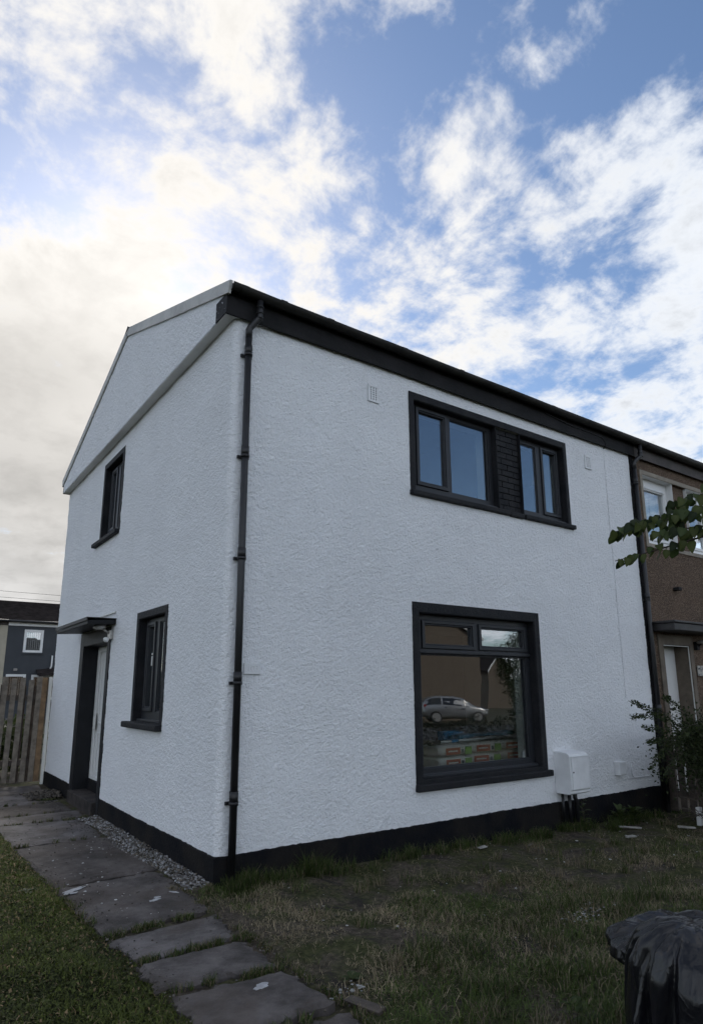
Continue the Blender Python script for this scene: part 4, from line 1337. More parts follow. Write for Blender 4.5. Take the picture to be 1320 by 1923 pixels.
hd = empty('hedge', (12.0, -8.9, -0.2)); tag(hd, 'dark clipped garden hedge along the street mirrored in the lower window', 'hedge')
ms = [leaf_mass(1500, (-9 + 1.5 * k, 0.15 * math.sin(k), 0.42 + (0.25 if k < 5 else 0)), (0.95, 0.45, 0.46 + (0.3 if k < 5 else 0)), 0.035, ((0.010, 0.014, 0.007), (0.022, 0.030, 0.012)), 30 + k) for k in range(14)]
soup('foliage', *join_masses(ms), 'leaf', parent=hd)
b = MB()
for k in range(24):
    b.tube([(-9.5 + k * 0.9, 0, 0), (-9.4 + k * 0.9, 0.1, 0.6)], 0.02, 5)
b.build('stems', 'bark', hd)
stt = empty('street_tree', (20.7, -14.6, -0.3)); tag(stt, 'small leafy street tree mirrored at the right of the lower window', 'tree')
soup('crown', *join_masses([leaf_mass(1500, (0.3 * math.sin(k * 2.4), 0.3 * math.cos(k * 2.4), 1.8 + 0.62 * k), (0.85 - 0.08 * k, 0.8 - 0.08 * k, 0.7), 0.05, ((0.02, 0.03, 0.012), (0.05, 0.065, 0.02)), 60 + k, 0.3) for k in range(4)]), 'leaf', parent=stt)
b = MB(); b.tube([(0, 0, 0), (0.05, 0, 1.2), (0, 0.05, 2.8)], [0.09, 0.07, 0.03], 8); b.build('trunk', 'bark', stt)

car = empty('parked_car', (23.0, -20.9, -0.32), 0.55); tag(car, 'silver hatchback parked on the street mirrored in the lower window', 'car')
#      x     zbot  zbelt ztop  halfw  roofw
ST = [(-1.82, 0.42, 0.66, 0.72, 0.55, 0.50), (-1.78, 0.28, 0.82, 1.00, 0.72, 0.58), (-1.66, 0.22, 0.93, 1.28, 0.80, 0.60), (-1.40, 0.20, 0.95, 1.43, 0.83, 0.60), (-0.8, 0.19, 0.93, 1.48, 0.84, 0.61), (-0.1, 0.19, 0.90, 1.46, 0.84, 0.61),
      (0.35, 0.19, 0.88, 1.36, 0.84, 0.60), (0.75, 0.19, 0.87, 1.12, 0.84, 0.62), (1.05, 0.20, 0.86, 0.92, 0.83, 0.70), (1.5, 0.22, 0.76, 0.80, 0.80, 0.66), (1.76, 0.30, 0.62, 0.66, 0.70, 0.58), (1.84, 0.42, 0.52, 0.54, 0.58, 0.50)]


def car_sec(s):
    x, zb, zl, zt, hw, rw = s
    half = [(hw * 0.86, zb), (hw * 0.98, zb + 0.10), (hw, (zb + zl) / 2), (hw * 0.97, zl), (rw + (hw * 0.97 - rw) * 0.15, zt - (zt - zl) * 0.12), (rw * 0.75, zt)]
    return [(x, y, z_) for y, z_ in half] + [(x, -y, z_) for y, z_ in half[::-1]]


b = MB(); b.rings([car_sec(s) for s in ST]); b.build('body', 'car_paint', car, subsurf=2)
b = MB()
for (i0, i1) in ((2, 4), (4, 6), (6, 7)):
    for sg in (1, -1):
        P = []
        for i in range(i0, i1 + 1):
            s = car_sec(ST[i]); lo, hi = Vector(s[3]), Vector(s[4])
            for t in (0.10, 0.88):
                q = lo.lerp(hi, t); P.append((q.x + (0.06 if i == i0 else (-0.06 if i == i1 else 0)), sg * (q.y - 0.004), q.z - 0.012))
        n = i1 - i0
        b.add(P, [(2 * k, 2 * k + 2, 2 * k + 3, 2 * k + 1) for k in range(n)])
b.build('side_window', 'car_glass', car, recalc=False)
whl = None
for (wx, wy) in ((-1.15, 0.72), (1.15, 0.72), (-1.15, -0.72), (1.15, -0.72)):
    b = MB(); b.tube([(wx, wy - 0.1, 0.30), (wx, wy - 0.08, 0.30), (wx, wy + 0.10, 0.30), (wx, wy + 0.13, 0.30)], [0.26, 0.30, 0.30, 0.26], 20)
    wo_ = b.build('wheel', 'tyre', car)
    b = MB(); b.tube([(wx, wy - 0.132, 0.30), (wx, wy + 0.136, 0.30)], 0.20, 14); b.build('rim', 'metal_dull', wo_)
for sg in (1, -1):
    b = MB(); b.box(-1.74, -1.58, sg * 0.68 - 0.07, sg * 0.68 + 0.07, 0.82, 1.00, j=0.01); b.build('tail_light', 'red_lens', car, bevel=0.03)
    b = MB(); b.box(1.60, 1.80, sg * 0.62 - 0.12, sg * 0.62 + 0.12, 0.60, 0.70, j=0.01); b.build('headlight', 'lamp_glass', car, bevel=0.03)
b = MB(); b.box(-0.62, -0.45, 0.835, 0.86, 0.80, 0.83); b.box(0.25, 0.42, 0.835, 0.86, 0.78, 0.81); b.build('door_handle', 'dark', car)

# ------------------------------------------------------------------ path
path = empty('path', (0, 0, 0)); tag(path, kind='structure')


def slab(poly, top=0.05, j=0.020, sub=16, seed=0):
    """an uneven paving slab over a four-cornered outline with chipped edges"""
    r = random.Random(seed)
    A, B_, C_, D_ = [Vector((p[0], p[1], 0)) for p in poly]
    n = sub; V = []; F_ = []
    tx, ty = r.uniform(-.006, .006), r.uniform(-.006, .006)
    for i in range(n + 1):
        for k in range(n + 1):
            s, t = i / n, k / n
            p = A.lerp(B_, s).lerp(D_.lerp(C_, s), t)
            e_ = min(s, 1 - s, t, 1 - t)
            z_ = top + tx * (s - .5) * 2 + ty * (t - .5) * 2 + r.uniform(-.0012, .0012) - (0.008 + r.uniform(0, .016) if e_ == 0 else (r.uniform(0, .004) if e_ < 1.5 / n else 0))
            if e_ == 0: p = p + Vector((r.uniform(-j, j), r.uniform(-j, j), 0))
            V.append((p.x, p.y, z_))
    for i in range(n):
        for k in range(n):
            a = i * (n + 1) + k; F_.append((a, a + n + 1, a + n + 2, a + 1))
    rim = [i * (n + 1) for i in range(n + 1)] + [n * (n + 1) + k for k in range(1, n + 1)] + [i * (n + 1) + n for i in range(n - 1, -1, -1)] + [k for k in range(n - 1, 0, -1)]
    o = len(V)
    V += [(V[i][0], V[i][1], top - 0.07) for i in rim]
    m_ = len(rim)
    F_ += [(rim[i], o + i, o + (i + 1) % m_, rim[(i + 1) % m_]) for i in range(m_)]
    mb = MB(); mb.add(V, F_)
    mb.sm = [False] * len(mb.f)
    return mb.build('paving_slab', 'slab', path)


slabs = [
    [(-0.95, -0.62), (-0.875, -1.02), (-0.305, -1.00), (-0.235, -0.575)],
    [(-0.925, -1.10), (-0.925, -1.45), (-0.295, -1.53), (-0.315, -1.13)],
    [(-0.90, -1.56), (-0.90, -2.08), (-0.29, -2.10), (-0.305, -1.63)],
    [(-0.92, -2.17), (-0.90, -2.62), (-0.30, -2.66), (-0.28, -2.18)],
    [(-0.93, -2.72), (-0.93, -3.2), (-0.30, -3.2), (-0.30, -2.74)],
    [(-1.00, 0.70), (-0.95, -0.50), (-0.22, -0.47), (-0.18, 0.70)],
    [(-1.06, 2.28), (-1.01, 0.715), (-0.16, 0.715), (-0.20, 2.30)],
    [(-1.12, 3.44), (-1.07, 2.305), (-0.20, 2.315), (-0.10, 3.45)],
    [(-1.14, 3.96), (-1.13, 3.455), (-0.07, 3.465), (-0.07, 3.95)],
    [(-1.16, 4.83), (-1.15, 3.975), (-0.07, 3.965), (-0.07, 4.79)],
    [(-1.30, 5.75), (-1.17, 4.85), (-0.07, 4.81), (-0.03, 5.75)],
    [(-1.40, 6.68), (-1.31, 5.765), (-0.03, 5.765), (-0.01, 6.68)],
    [(-2.50, 6.68), (-2.30, 5.10), (-1.22, 5.02), (-1.42, 6.68)],
]
for k, s in enumerate(slabs):
    slab(s, top=0.052 + (0.006 * (k % 3) if k < 5 else 0.0), seed=k, sub=18 if k < 7 else 14)


def blot(name, cx, cy, z_, r0, r1, rot, seed, parent, mat='paint_spill', th=0.003):
    r = random.Random(seed); n = 18; P = []
    for k in range(n):
        a = 2 * math.pi * k / n; q = r.uniform(0.65, 1.1)
        x_, y_ = r0 * q * math.cos(a), r1 * q * math.sin(a)
        P.append((cx + x_ * math.cos(rot) - y_ * math.sin(rot), cy + x_ * math.sin(rot) + y_ * math.cos(rot)))
    mb = MB(lambda u, v, z: (u, z, v)); mb.prism(P, z_, z_ + th)
    return mb.build(name, mat, parent)


blot('paint_splash', -0.895, 0.51, 0.054, 0.11, 0.035, 0.55, 1, path); blot('paint_splash', -0.93, 0.44, 0.054, 0.05, 0.022, 0.1, 2, path)
blot('paint_splash', -0.475, -0.07, 0.054, 0.05, 0.022, 0.3, 3, path); blot('paint_splash', -0.44, -0.02, 0.054, 0.025, 0.02, 0.3, 4, path)
blot('paint_splash', -0.50, -1.75, 0.062, 0.05, 0.03, 0.3, 5, path); blot('paint_splash', -0.62, -2.0, 0.062, 0.02, 0.014, 0.3, 6, path)
blot('paint_splash', -0.30, 0.02, 0.054, 0.05, 0.012, 2.2, 7, path)

# loose flakes of plaster and paint, gravel strip: too many and too small to count
def pebbles(n, sampler, smin, smax, cols, seed, flat=0.7):
    r = np.random.default_rng(seed)
    ph = (1 + 5 ** 0.5) / 2
    iv = np.array([(-1, ph, 0), (1, ph, 0), (-1, -ph, 0), (1, -ph, 0), (0, -1, ph), (0, 1, ph), (0, -1, -ph), (0, 1, -ph), (ph, 0, -1), (ph, 0, 1), (-ph, 0, -1), (-ph, 0, 1)], float)
    iv /= np.linalg.norm(iv[0])
    it = np.array([(0, 11, 5), (0, 5, 1), (0, 1, 7), (0, 7, 10), (0, 10, 11), (1, 5, 9), (5, 11, 4), (11, 10, 2), (10, 7, 6), (7, 1, 8), (3, 9, 4), (3, 4, 2), (3, 2, 6), (3, 6, 8), (3, 8, 9), (4, 9, 5), (2, 4, 11), (6, 2, 10), (8, 6, 7), (9, 8, 1)])
    P = sampler(r, n)
    s = smin + (smax - smin) * r.uniform(0, 1, n) ** 2
    jit = 1 + r.uniform(-0.28, 0.28, (n, 12))
    st_ = r.uniform(0.65, 1.2, (n, 1, 3)) * np.array([1, 1, flat])
    V = iv[None] * jit[..., None] * st_ * s[:, None, None]
    a = r.uniform(0, 6.28, n); ca, sa = np.cos(a)[:, None], np.sin(a)[:, None]
    X = V[..., 0] * ca - V[..., 1] * sa; Y = V[..., 0] * sa + V[..., 1] * ca
    V = np.stack([X, Y, V[..., 2]], -1) + P[:, None, :]
    V[..., 2] += (s * flat * 0.5)[:, None]
    T = (it[None] + (np.arange(n) * 12)[:, None, None]).reshape(-1, 3)
    pal = np.array(cols); C = pal[r.integers(0, len(pal), n)] * r.uniform(0.7, 1.15, (n, 1))
    return V.reshape(-1, 3), T, np.repeat(C, 12, axis=0)


def gravel_s(r, n):
    y = r.uniform(0.03, 3.36, n); wd = 0.20 - 0.03 * np.sin(y * 3)
    x = -0.012 - wd * r.uniform(0, 1, n) ** 1.2
    return np.stack([x, y, 0.046 + 0.03 * r.uniform(0, 1, n) * (1 + x / 0.25)], 1)


gv_ = soup('gravel', *pebbles(4200, gravel_s, 0.005, 0.015, [(0.13, 0.12, 0.115), (0.26, 0.25, 0.24), (0.08, 0.07, 0.06), (0.36, 0.36, 0.36), (0.15, 0.13, 0.105)], 5), 'pebble')
tag(gv_, 'strip of mixed grey and white gravel along the side wall plinth', 'gravel', kind='stuff')


def rub_s(r, n):
    t = r.uniform(0, 1, n)
    x = -0.05 - 0.42 * r.uniform(0, 1, n) ** 1.5; y = 5.0 + 0.75 * t
    return np.stack([x, y, 0.05 + 0.05 * r.uniform(0, 1, n) * (1 + x / 0.5)], 1)


rb_ = soup('rubble', *pebbles(420, rub_s, 0.006, 0.030, [(0.07, 0.06, 0.05), (0.10, 0.085, 0.07), (0.05, 0.042, 0.036)], 6, 0.8), 'pebble')
tag(rb_, 'small heap of soil and rubble beside the door step', 'rubble', kind='stuff')


def edge_x(y):
    return np.interp(y, [-4, -1.6, -0.5, 0.4, 1.3, 2.4, 5.0, 5.6, 6.6], [-0.93, -0.93, -0.96, -1.02, -1.05, -1.13, -1.17, -2.5, -2.6])


def dirt_s(r, n):
    y = r.uniform(-2.7, 5.6, n); k = r.uniform(0, 1, n)
    xe = np.where(k < 0.4, -0.22 - 0.16 * r.uniform(0, 1, n) ** 2, np.where(k < 0.75, edge_x(y) + 0.14 * r.uniform(0, 1, n) ** 2, r.uniform(-0.95, -0.22, n)))
    return np.stack([xe, y, np.full(n, 0.053)], 1)


dt_ = soup('path_dirt', *pebbles(2600, dirt_s, 0.002, 0.009, [(0.05, 0.042, 0.034), (0.08, 0.068, 0.054), (0.035, 0.03, 0.026), (0.16, 0.145, 0.13)], 14, 0.5), 'pebble')
tag(dt_, 'soil crumbs and grit trodden over the paving slabs', 'dirt', kind='stuff')


def flake_s(r, n):
    m_ = n // 3
    x1 = r.uniform(-0.95, -0.15, m_); y1 = r.uniform(-0.4, 2.6, m_)
    x2 = r.uniform(0.1, 6.2, n - m_); y2 = -0.1 - 2.2 * r.uniform(0, 1, n - m_) ** 1.6
    x = np.concatenate([x1, x2]); y = np.concatenate([y1, y2])
    z_ = np.concatenate([np.full(m_, 0.052), gz(x2, y2) + 0.012])
    return np.stack([x, y, z_], 1)


fk = soup('plaster_flakes', *pebbles(230, flake_s, 0.004, 0.013, [(0.5, 0.5, 0.49), (0.36, 0.35, 0.33)], 8, 0.35), 'pebble')
tag(fk, 'scattered white flakes of old paint and plaster on path and soil', 'debris', kind='stuff')


def clump_s(cx, cy, sx, sy):
    return lambda r, n: np.stack([(X_ := cx + r.normal(0, sx, n)), (Y_ := cy + r.normal(0, sy, n)), gz(X_, Y_) + 0.02], 1)


fk = soup('plaster_lumps', *join_masses([pebbles(90, clump_s(1.83, -2.0, 0.13, 0.035), 0.003, 0.012, [(0.36, 0.35, 0.34), (0.22, 0.21, 0.20)], 9, 0.4), pebbles(16, clump_s(2.05, -1.84, 0.04, 0.015), 0.005, 0.014, [(0.42, 0.42, 0.41)], 10, 0.4),
                                         pebbles(22, clump_s(-0.15, -2.02, 0.06, 0.04), 0.004, 0.014, [(0.32, 0.32, 0.31)], 12, 0.4)]), 'pebble')
tag(fk, 'pale crumbled plaster dropped on the rough grass', 'debris', kind='stuff')
for k, (x_, y_, L, a, m_) in enumerate(((2.62, -0.28, 0.13, 0.2, 'rubble'), (4.95, -0.36, 0.28, -0.35, 'rubble'), (5.62, -0.66, 0.20, -0.6, 'rubble'), (3.3, -0.30, 0.12, 0.5, 'timber'), (4.35, -0.75, 0.16, 0.1, 'rubble'))):
    b = MB(); b.box(-L / 2, L / 2, -0.02, 0.02, 0.0, 0.012, j=0.006)
    o = b.build('wood_offcut', m_, None, loc=(x_, y_, float(gz(x_, y_)) + 0.02)); o.rotation_euler = (0.05, 0.08, a)
    tag(o, ['pale offcut on soil below the lower window', 'long pale splinter of board near the garden fence', 'pale offcut lying beside the white post stub', 'brown offcut on bare soil nearer the meter box', 'thin pale offcut in the grass below the meter box'][k], 'offcut', 'offcuts on the soil')
b = MB(); b.box(-0.10, 0.10, -0.028, 0.028, 0, 0.020, j=0.008)
o = b.build('timber_board', 'timber_old', None, bevel=0.004, loc=(-0.19, -2.20, 0.045)); o.rotation_euler = (0, 0.03, -1.25)
tag(o, 'short grey board lying in grass beside the nearest paving slab', 'board')


# ------------------------------------------------------------------ grass
def vnoise(x, y, s, seed):
    r = np.random.default_rng(seed); ph = r.uniform(0, 6.28, 8)
    return (np.sin(s * x + ph[0]) * np.sin(s * 0.9 * y + ph[1]) + 0.6 * np.sin(s * 2.1 * x + s * 1.3 * y + ph[2]) * np.sin(s * 1.9 * y - s * x + ph[3]) + 0.35 * np.sin(4.3 * s * x + ph[4]) * np.sin(4.1 * s * y + ph[5])) / 1.5


def blades(x, y, z_, L, wd, lean, col, seed):
    r = np.random.default_rng(seed); n = len(x)
    a = r.uniform(0, 6.28, n); d = np.stack([np.cos(a), np.sin(a), np.zeros(n)], 1); s = np.stack([-np.sin(a), np.cos(a), np.zeros(n)], 1)
    base = np.stack([x, y, z_ - 0.01], 1)
    ln = np.clip(lean * r.uniform(0.5, 1.4, n), 0, 2.1)
    up = np.array([0, 0, 1.0])
    d2 = d + 0.7 * s * r.normal(0, 1, (n, 1)); d2 /= np.linalg.norm(d2, axis=1)[:, None]
    mid = base + (d * np.sin(ln * 0.6)[:, None] + up * np.cos(ln * 0.6)[:, None]) * (L * 0.55)[:, None]
    tip = mid + (d2 * np.sin(np.minimum(ln * 1.25, 2.0))[:, None] + up * np.cos(np.minimum(ln * 1.25, 1.75))[:, None]) * (L * 0.5)[:, None]
    h = s * (wd / 2)[:, None]
    V = np.stack([base - h, base + h, mid - h * 0.8, mid + h * 0.8, tip], 1).reshape(-1, 3)
    k = np.arange(n) * 5
    T = np.concatenate([np.stack([k, k + 1, k + 3], 1), np.stack([k, k + 3, k + 2], 1), np.stack([k + 2, k + 3, k + 4], 1)])
    return V, T, np.repeat(col, 5, axis=0)


GREEN = np.array((0.066, 0.092, 0.022)); DEEP = np.array((0.030, 0.044, 0.012)); STRAW = np.array((0.240, 0.195, 0.125)); DRY = np.array((0.140, 0.115, 0.072))


r = np.random.default_rng(3)
n = 150000
ly = np.concatenate([r.uniform(-3.4, 2.0, n * 2 // 3), r.uniform(2.0, 6.4, n // 3)])
lx = edge_x(ly) + 0.06 * vnoise(ly, ly * 0.3, 6.0, 4) + 0.03 * np.abs(r.normal(0, 1, len(ly))) - 1.25 * r.uniform(0, 1, len(ly)) ** 1.1 + 0.03
pn = vnoise(lx, ly, 3.0, 11)
mixg = np.clip(0.5 + 0.5 * pn + r.normal(0, 0.25, len(lx)), 0, 1)[:, None]
col = DEEP + (GREEN * 1.25 - DEEP) * mixg
dry = (r.uniform(0, 1, len(lx)) < 0.06 + 0.10 * np.clip(-pn, 0, 1) + 0.14 * sm(ly, -0.8, 1.5))[:, None]
col = np.where(dry, DRY + (STRAW - DRY) * r.uniform(0, 1, (len(lx), 1)), col) * r.uniform(0.45, 1.15, (len(lx), 1))
L = r.uniform(0.018, 0.050, len(lx)) * (1 + 0.35 * pn)
lw_ = r.uniform(0.003, 0.008, len(lx)); llean = r.uniform(0.7, 1.6, len(lx))
clover = r.uniform(0, 1, len(lx)) < 0.22
L = np.where(clover, r.uniform(0.014, 0.026, len(lx)), L); lw_ = np.where(clover, r.uniform(0.009, 0.016, len(lx)), lw_); llean = np.where(clover, 1.5, llean)
col = col * (1.15 + 0.55 * sm(ly, -1.2, 1.2))[:, None] * np.array((1.14, 1.0, 0.85))
lawn = soup('lawn', *blades(lx, ly, gz(lx, ly) + np.where(clover, 0.014, 0.0), L, lw_, llean, col, 21), 'blade')
tag(lawn, 'short green lawn left of the paved path', 'grass', kind='stuff')

n = 230000
fx = np.concatenate([r.uniform(-0.25, 7.4, n // 2), r.uniform(-0.25, 4.0, n - n // 2)])
fy = np.concatenate([-0.02 - 3.2 * r.uniform(0, 1, n // 2), -0.02 - 4.0 * r.uniform(0, 1, n - n // 2)])
bare = vnoise(fx, fy, 1.9, 17) + 0.5 * vnoise(fx, fy, 5.0, 18)
bare += 0.9 * np.exp(-((fy + 0.55) / 0.45) ** 2) * (fx > 0.3)            # worn strip in front of the wall
near = sm(-fy, 1.6, 2.6)
keep = r.uniform(0, 1, n) < np.clip(0.60 - 1.05 * np.clip(bare, -0.5, 1.3) + 0.26 * near, 0.02, 1)
keep &= ~((fx < -0.2) & (fy > -0.45))
fx, fy, bare, near = fx[keep], fy[keep], bare[keep], near[keep]
m_ = len(fx)
gn = np.clip(0.24 + 0.60 * near - 0.35 * bare + 0.55 * vnoise(fx, fy, 2.2, 23) + 0.5 * np.exp(-(fy / 0.22) ** 2) + r.normal(0, 0.22, m_), 0, 1)[:, None]
dryc = DRY + (STRAW * 1.15 - DRY) * np.clip(r.uniform(0, 1, (m_, 1)) ** 2 + 0.5 * np.clip(vnoise(fx, fy, 3.3, 41), 0, 1)[:, None], 0, 1)
col = np.where(r.uniform(0, 1, (m_, 1)) < gn, DEEP + (GREEN - DEEP) * r.uniform(0, 1.2, (m_, 1)), dryc) * r.uniform(0.85, 1.75, (m_, 1))
L = r.uniform(0.02, 0.075, m_) * (1 + 0.35 * near - 0.35 * np.clip(bare, 0, 1)) * (1 + 0.35 * vnoise(fx, fy, 4.0, 29))
fg = soup('rough_grass', *blades(fx, fy, gz(fx, fy), L, r.uniform(0.003, 0.006, m_), np.where(r.uniform(0, 1, m_) < 0.72, 1.75, 0.95) * r.uniform(0.75, 1.2, m_), col, 22), 'blade')
tag(fg, 'patchy dry grass and weeds on the soil in front of the house', 'grass', kind='stuff')

# longer tufts: along the plinth, between slabs and at the path edge
tx, ty_, tl, tc = [], [], [], []


def tuft(cx, cy, rad, cnt, l0, l1, green):
    a = r.uniform(0, 6.28, cnt); q = rad * np.sqrt(r.uniform(0, 1, cnt))
    tx.append(cx + q * np.cos(a)); ty_.append(np.minimum(cy + q * np.sin(a), 9)); tl.append(r.uniform(l0, l1, cnt))
    g = r.uniform(0, 1, (cnt, 1)) < green
    tc.append(np.where(g, DEEP + (GREEN * 1.15 - DEEP) * r.uniform(0, 1, (cnt, 1)), DRY + (STRAW - DRY) * r.uniform(0, 1, (cnt, 1))))


for k in range(90):
    cx = r.uniform(0.05, 6.1); tuft(cx, -0.07 - abs(r.normal(0, 0.05)), 0.06, 45, 0.06, 0.15, 0.85)
for cx, cy, c_, l1 in ((0.80, -0.10, 260, 0.26), (0.95, -0.08, 160, 0.22), (0.25, -0.10, 260, 0.20), (0.12, -0.12, 160, 0.16), (0.42, -0.14, 150, 0.15), (4.40, -0.12, 160, 0.25), (5.0, -0.22, 260, 0.22), (5.25, -0.2, 260, 0.2), (4.8, -0.25, 160, 0.2), (1.9, -0.09, 130, 0.18), (2.5, -0.1, 100, 0.15), (3.2, -0.1, 100, 0.16)):
    tuft(cx, cy, 0.09, c_, 0.08, l1, 0.9)
for k in range(110):
    tuft(r.uniform(0.0, 5.8), r.uniform(-3.4, -0.35), r.uniform(0.04, 0.11), 55, 0.05, 0.13, r.uniform(0.1, 0.8))
for k in range(70):
    cx = r.uniform(0.2, 3.4); tuft(cx, -1.7 - 1.9 * r.uniform(0, 1), 0.09, 60, 0.07, 0.17, 0.8)
for (x0, y0, x1, y1, cnt, g) in ((-0.95, -0.56, -0.25, -0.52, 26, .75), (-0.88, -1.06, -0.30, -1.06, 22, .7), (-0.55, -1.57, -0.29, -1.58, 12, .7), (-0.90, -1.50, -0.6, -1.52, 5, .7), (-0.9, -2.13, -0.3, -2.14, 14, .7), (-0.24, -0.5, -0.24, -2.6, 46, .6), (-0.02, 0.0, -0.25, -0.35, 26, .45), (-0.30, 0.15, -0.20, -0.05, 6, .3),
                                 (-1.05, 2.295, -0.3, 2.31, 7, .6), (-1.1, 3.45, -0.3, 3.46, 9, .6), (-1.1, 3.965, -0.3, 3.96, 9, .6), (-0.35, 3.35, -0.10, 3.40, 16, .7), (-1.1, 4.84, -0.3, 4.8, 9, .6), (-0.35, 5.0, -0.1, 4.9, 12, .7), (-1.06, 1.2, -0.95, -0.4, 26, .6)):
    for k in range(cnt):
        t = r.uniform(0, 1); tuft(x0 + (x1 - x0) * t + r.normal(0, .012), y0 + (y1 - y0) * t + r.normal(0, .012), 0.03, 26, 0.02, 0.06, g)
tx, ty_, tl, tc = np.concatenate(tx), np.concatenate(ty_), np.concatenate(tl), np.concatenate(tc)
tg = soup('grass_tufts', *blades(tx, ty_, np.where((tx < -0.22) & (tx > -1.0), 0.045, gz(tx, ty_)), tl, r.uniform(0.003, 0.006, len(tx)), np.full(len(tx), 0.7), tc * r.uniform(0.75, 1.15, (len(tx), 1)), 31), 'blade')
tag(tg, 'longer grass tufts along the plinth and between the paving slabs', 'grass', kind='stuff')


# ------------------------------------------------------------------ broad-leaved weeds, shrub, tree
def leaf_mesh(name, length, width, cols, droop=0.25, heart=False, nseg=6):
    """one leaf along +X with a folded midrib and a curved tip"""
    V, T, C = [], [], []
    for k in range(nseg + 1):
        t = k / nseg
        if heart:
            wv = width / 2 * (math.sin(math.pi * min(1, t ** 0.72)) ** 0.85) * (1.0 if k else 0.0)
        else:
            wv = width / 2 * math.sin(math.pi * (0.06 + 0.94 * t)) ** 0.8 if k < nseg else 0.0
        z_ = -droop * length * t * t
        x_ = length * t - (0.05 * length if heart and k == 1 else 0)
        V += [(x_, -wv, z_ + wv * 0.32), (x_, 0, z_), (x_, wv, z_ + wv * 0.32)]
        C += [cols[0], cols[1], cols[0]]
    for k in range(nseg):
        a = k * 3
        for q in (0, 1):
            T += [(a + q, a + q + 1, a + q + 4), (a + q, a + q + 4, a + q + 3)]
    o = soup(name, np.array(V), np.array(T), np.array(C), 'leaf', True)
    return o


def weed(label, x, y, n, l0, l1, wratio, tilt, seed, stem=0.0, cat='weed'):
    rr = random.Random(seed)
    root = empty('weed', (x, y, float(gz(x, y)) - 0.005)); tag(root, label, cat, 'weeds growing in the garden')
    base = leaf_mesh('leaf', 1.0, wratio, ((0.040, 0.060, 0.018), (0.060, 0.080, 0.028)), 0.35)
    for k in range(n):
        o = base if k == 0 else instance(base)
        o.parent = root
        s = rr.uniform(l0, l1); a = 2.4 * k + rr.uniform(-.4, .4)
        hz = stem * (k / max(1, n - 1)) if stem else 0.0
        o.location = (0.01 * math.cos(a), 0.01 * math.sin(a), 0.01 + hz)
        o.rotation_euler = (rr.uniform(-.3, .3), -tilt * rr.uniform(0.5, 1.3), a); o.scale = (s, s, s)
    if stem:
        b_ = MB(); b_.tube([(0, 0, 0), (0.01, 0.0, stem * 0.5), (0.0, 0.012, stem * 1.05)], [0.006, 0.005, 0.003], 6); b_.build('stem', 'bark', root)


weed('leafy green weed with pale seed head at the plinth right of the meter box', 5.02, -0.20, 22, 0.09, 0.17, 0.45, 0.9, 1, 0.16)
weed('bushy green weed at the plinth below the small junction box', 5.28, -0.22, 22, 0.08, 0.15, 0.45, 0.8, 2, 0.14)
weed('thin upright weed growing below the meter box pipes', 4.42, -0.13, 16, 0.05, 0.09, 0.5, 0.6, 3, 0.30)
weed('broad dock leaves in the grass left of the black bags', 0.72, -2.70, 5, 0.07, 0.11, 0.62, 0.35, 4)
weed('single broad-leaved weed just in front of the other dock leaves', 0.62, -2.86, 4, 0.06, 0.10, 0.55, 0.3, 5)
weed('small round-leaved weed near the board by the nearest paving slab', -0.06, -1.90, 6, 0.04, 0.07, 0.8, 0.5, 6)
weed('pale leaf rosette in the middle of the rough grass', 0.45, -2.40, 5, 0.06, 0.09, 0.6, 0.4, 7)
weed('dandelion-like rosette on the lawn edge left of the path', -1.20, 0.55, 8, 0.06, 0.10, 0.35, 0.5, 8)
weed('small green weed growing beside the door step', -0.22, 4.95, 10, 0.06, 0.12, 0.5, 0.6, 9)

# shrub by the garden fence: arching stems with small dark leaves
shrub = empty('shrub', (6.05, -0.95, -0.1)); tag(shrub, 'straggly dark green shrub with arching stems in front of the garden fence', 'shrub')
SM = MB(); lv = []
rs_ = np.random.default_rng(77)


def small_leaves(P, dirs, size, seed, cols):
    r_ = np.random.default_rng(seed); n_ = len(P)
    a = dirs + r_.normal(0, 0.75, (n_, 3)); a /= np.linalg.norm(a, axis=1)[:, None]
    b_ = np.cross(a, r_.normal(size=(n_, 3))); b_ /= np.linalg.norm(b_, axis=1)[:, None]
    nn_ = np.cross(a, b_)
    s = (size * r_.uniform(0.6, 1.25, n_))[:, None]
    V = np.stack([P, P + a * s * 0.5 + b_ * s * 0.28 + nn_ * s * 0.08, P + a * s, P + a * s * 0.5 - b_ * s * 0.28 + nn_ * s * 0.08], 1).reshape(-1, 3)
    k = np.arange(n_) * 4
    T = np.concatenate([np.stack([k, k + 1, k + 2], 1), np.stack([k, k + 2, k + 3], 1)])
    ca, cb_ = np.array(cols[0]), np.array(cols[1])
    return V, T, np.repeat(ca + (cb_ - ca) * r_.uniform(0, 1, (n_, 1)), 4, axis=0)


def arch(p0, p1, sag, n_=10):
    p0, p1 = Vector(p0), Vector(p1)
    return [p0.lerp(p1, t) + Vector((0, 0, sag * math.sin(math.pi * t))) for t in [k / n_ for k in range(n_ + 1)]]


SCOL = ((0.016, 0.026, 0.010), (0.060, 0.078, 0.028))
stems = []
for k in range(16):
    a = rs_.uniform(0, 6.28); q = rs_.uniform(0.25, 0.75)
    top_ = (q * math.cos(a) - 0.05, q * 0.7 * math.sin(a), rs_.uniform(0.75, 1.35))
    stems.append((arch((rs_.normal(0, .08), rs_.normal(0, .08), 0), top_, rs_.uniform(-.05, .15)), 0.009))
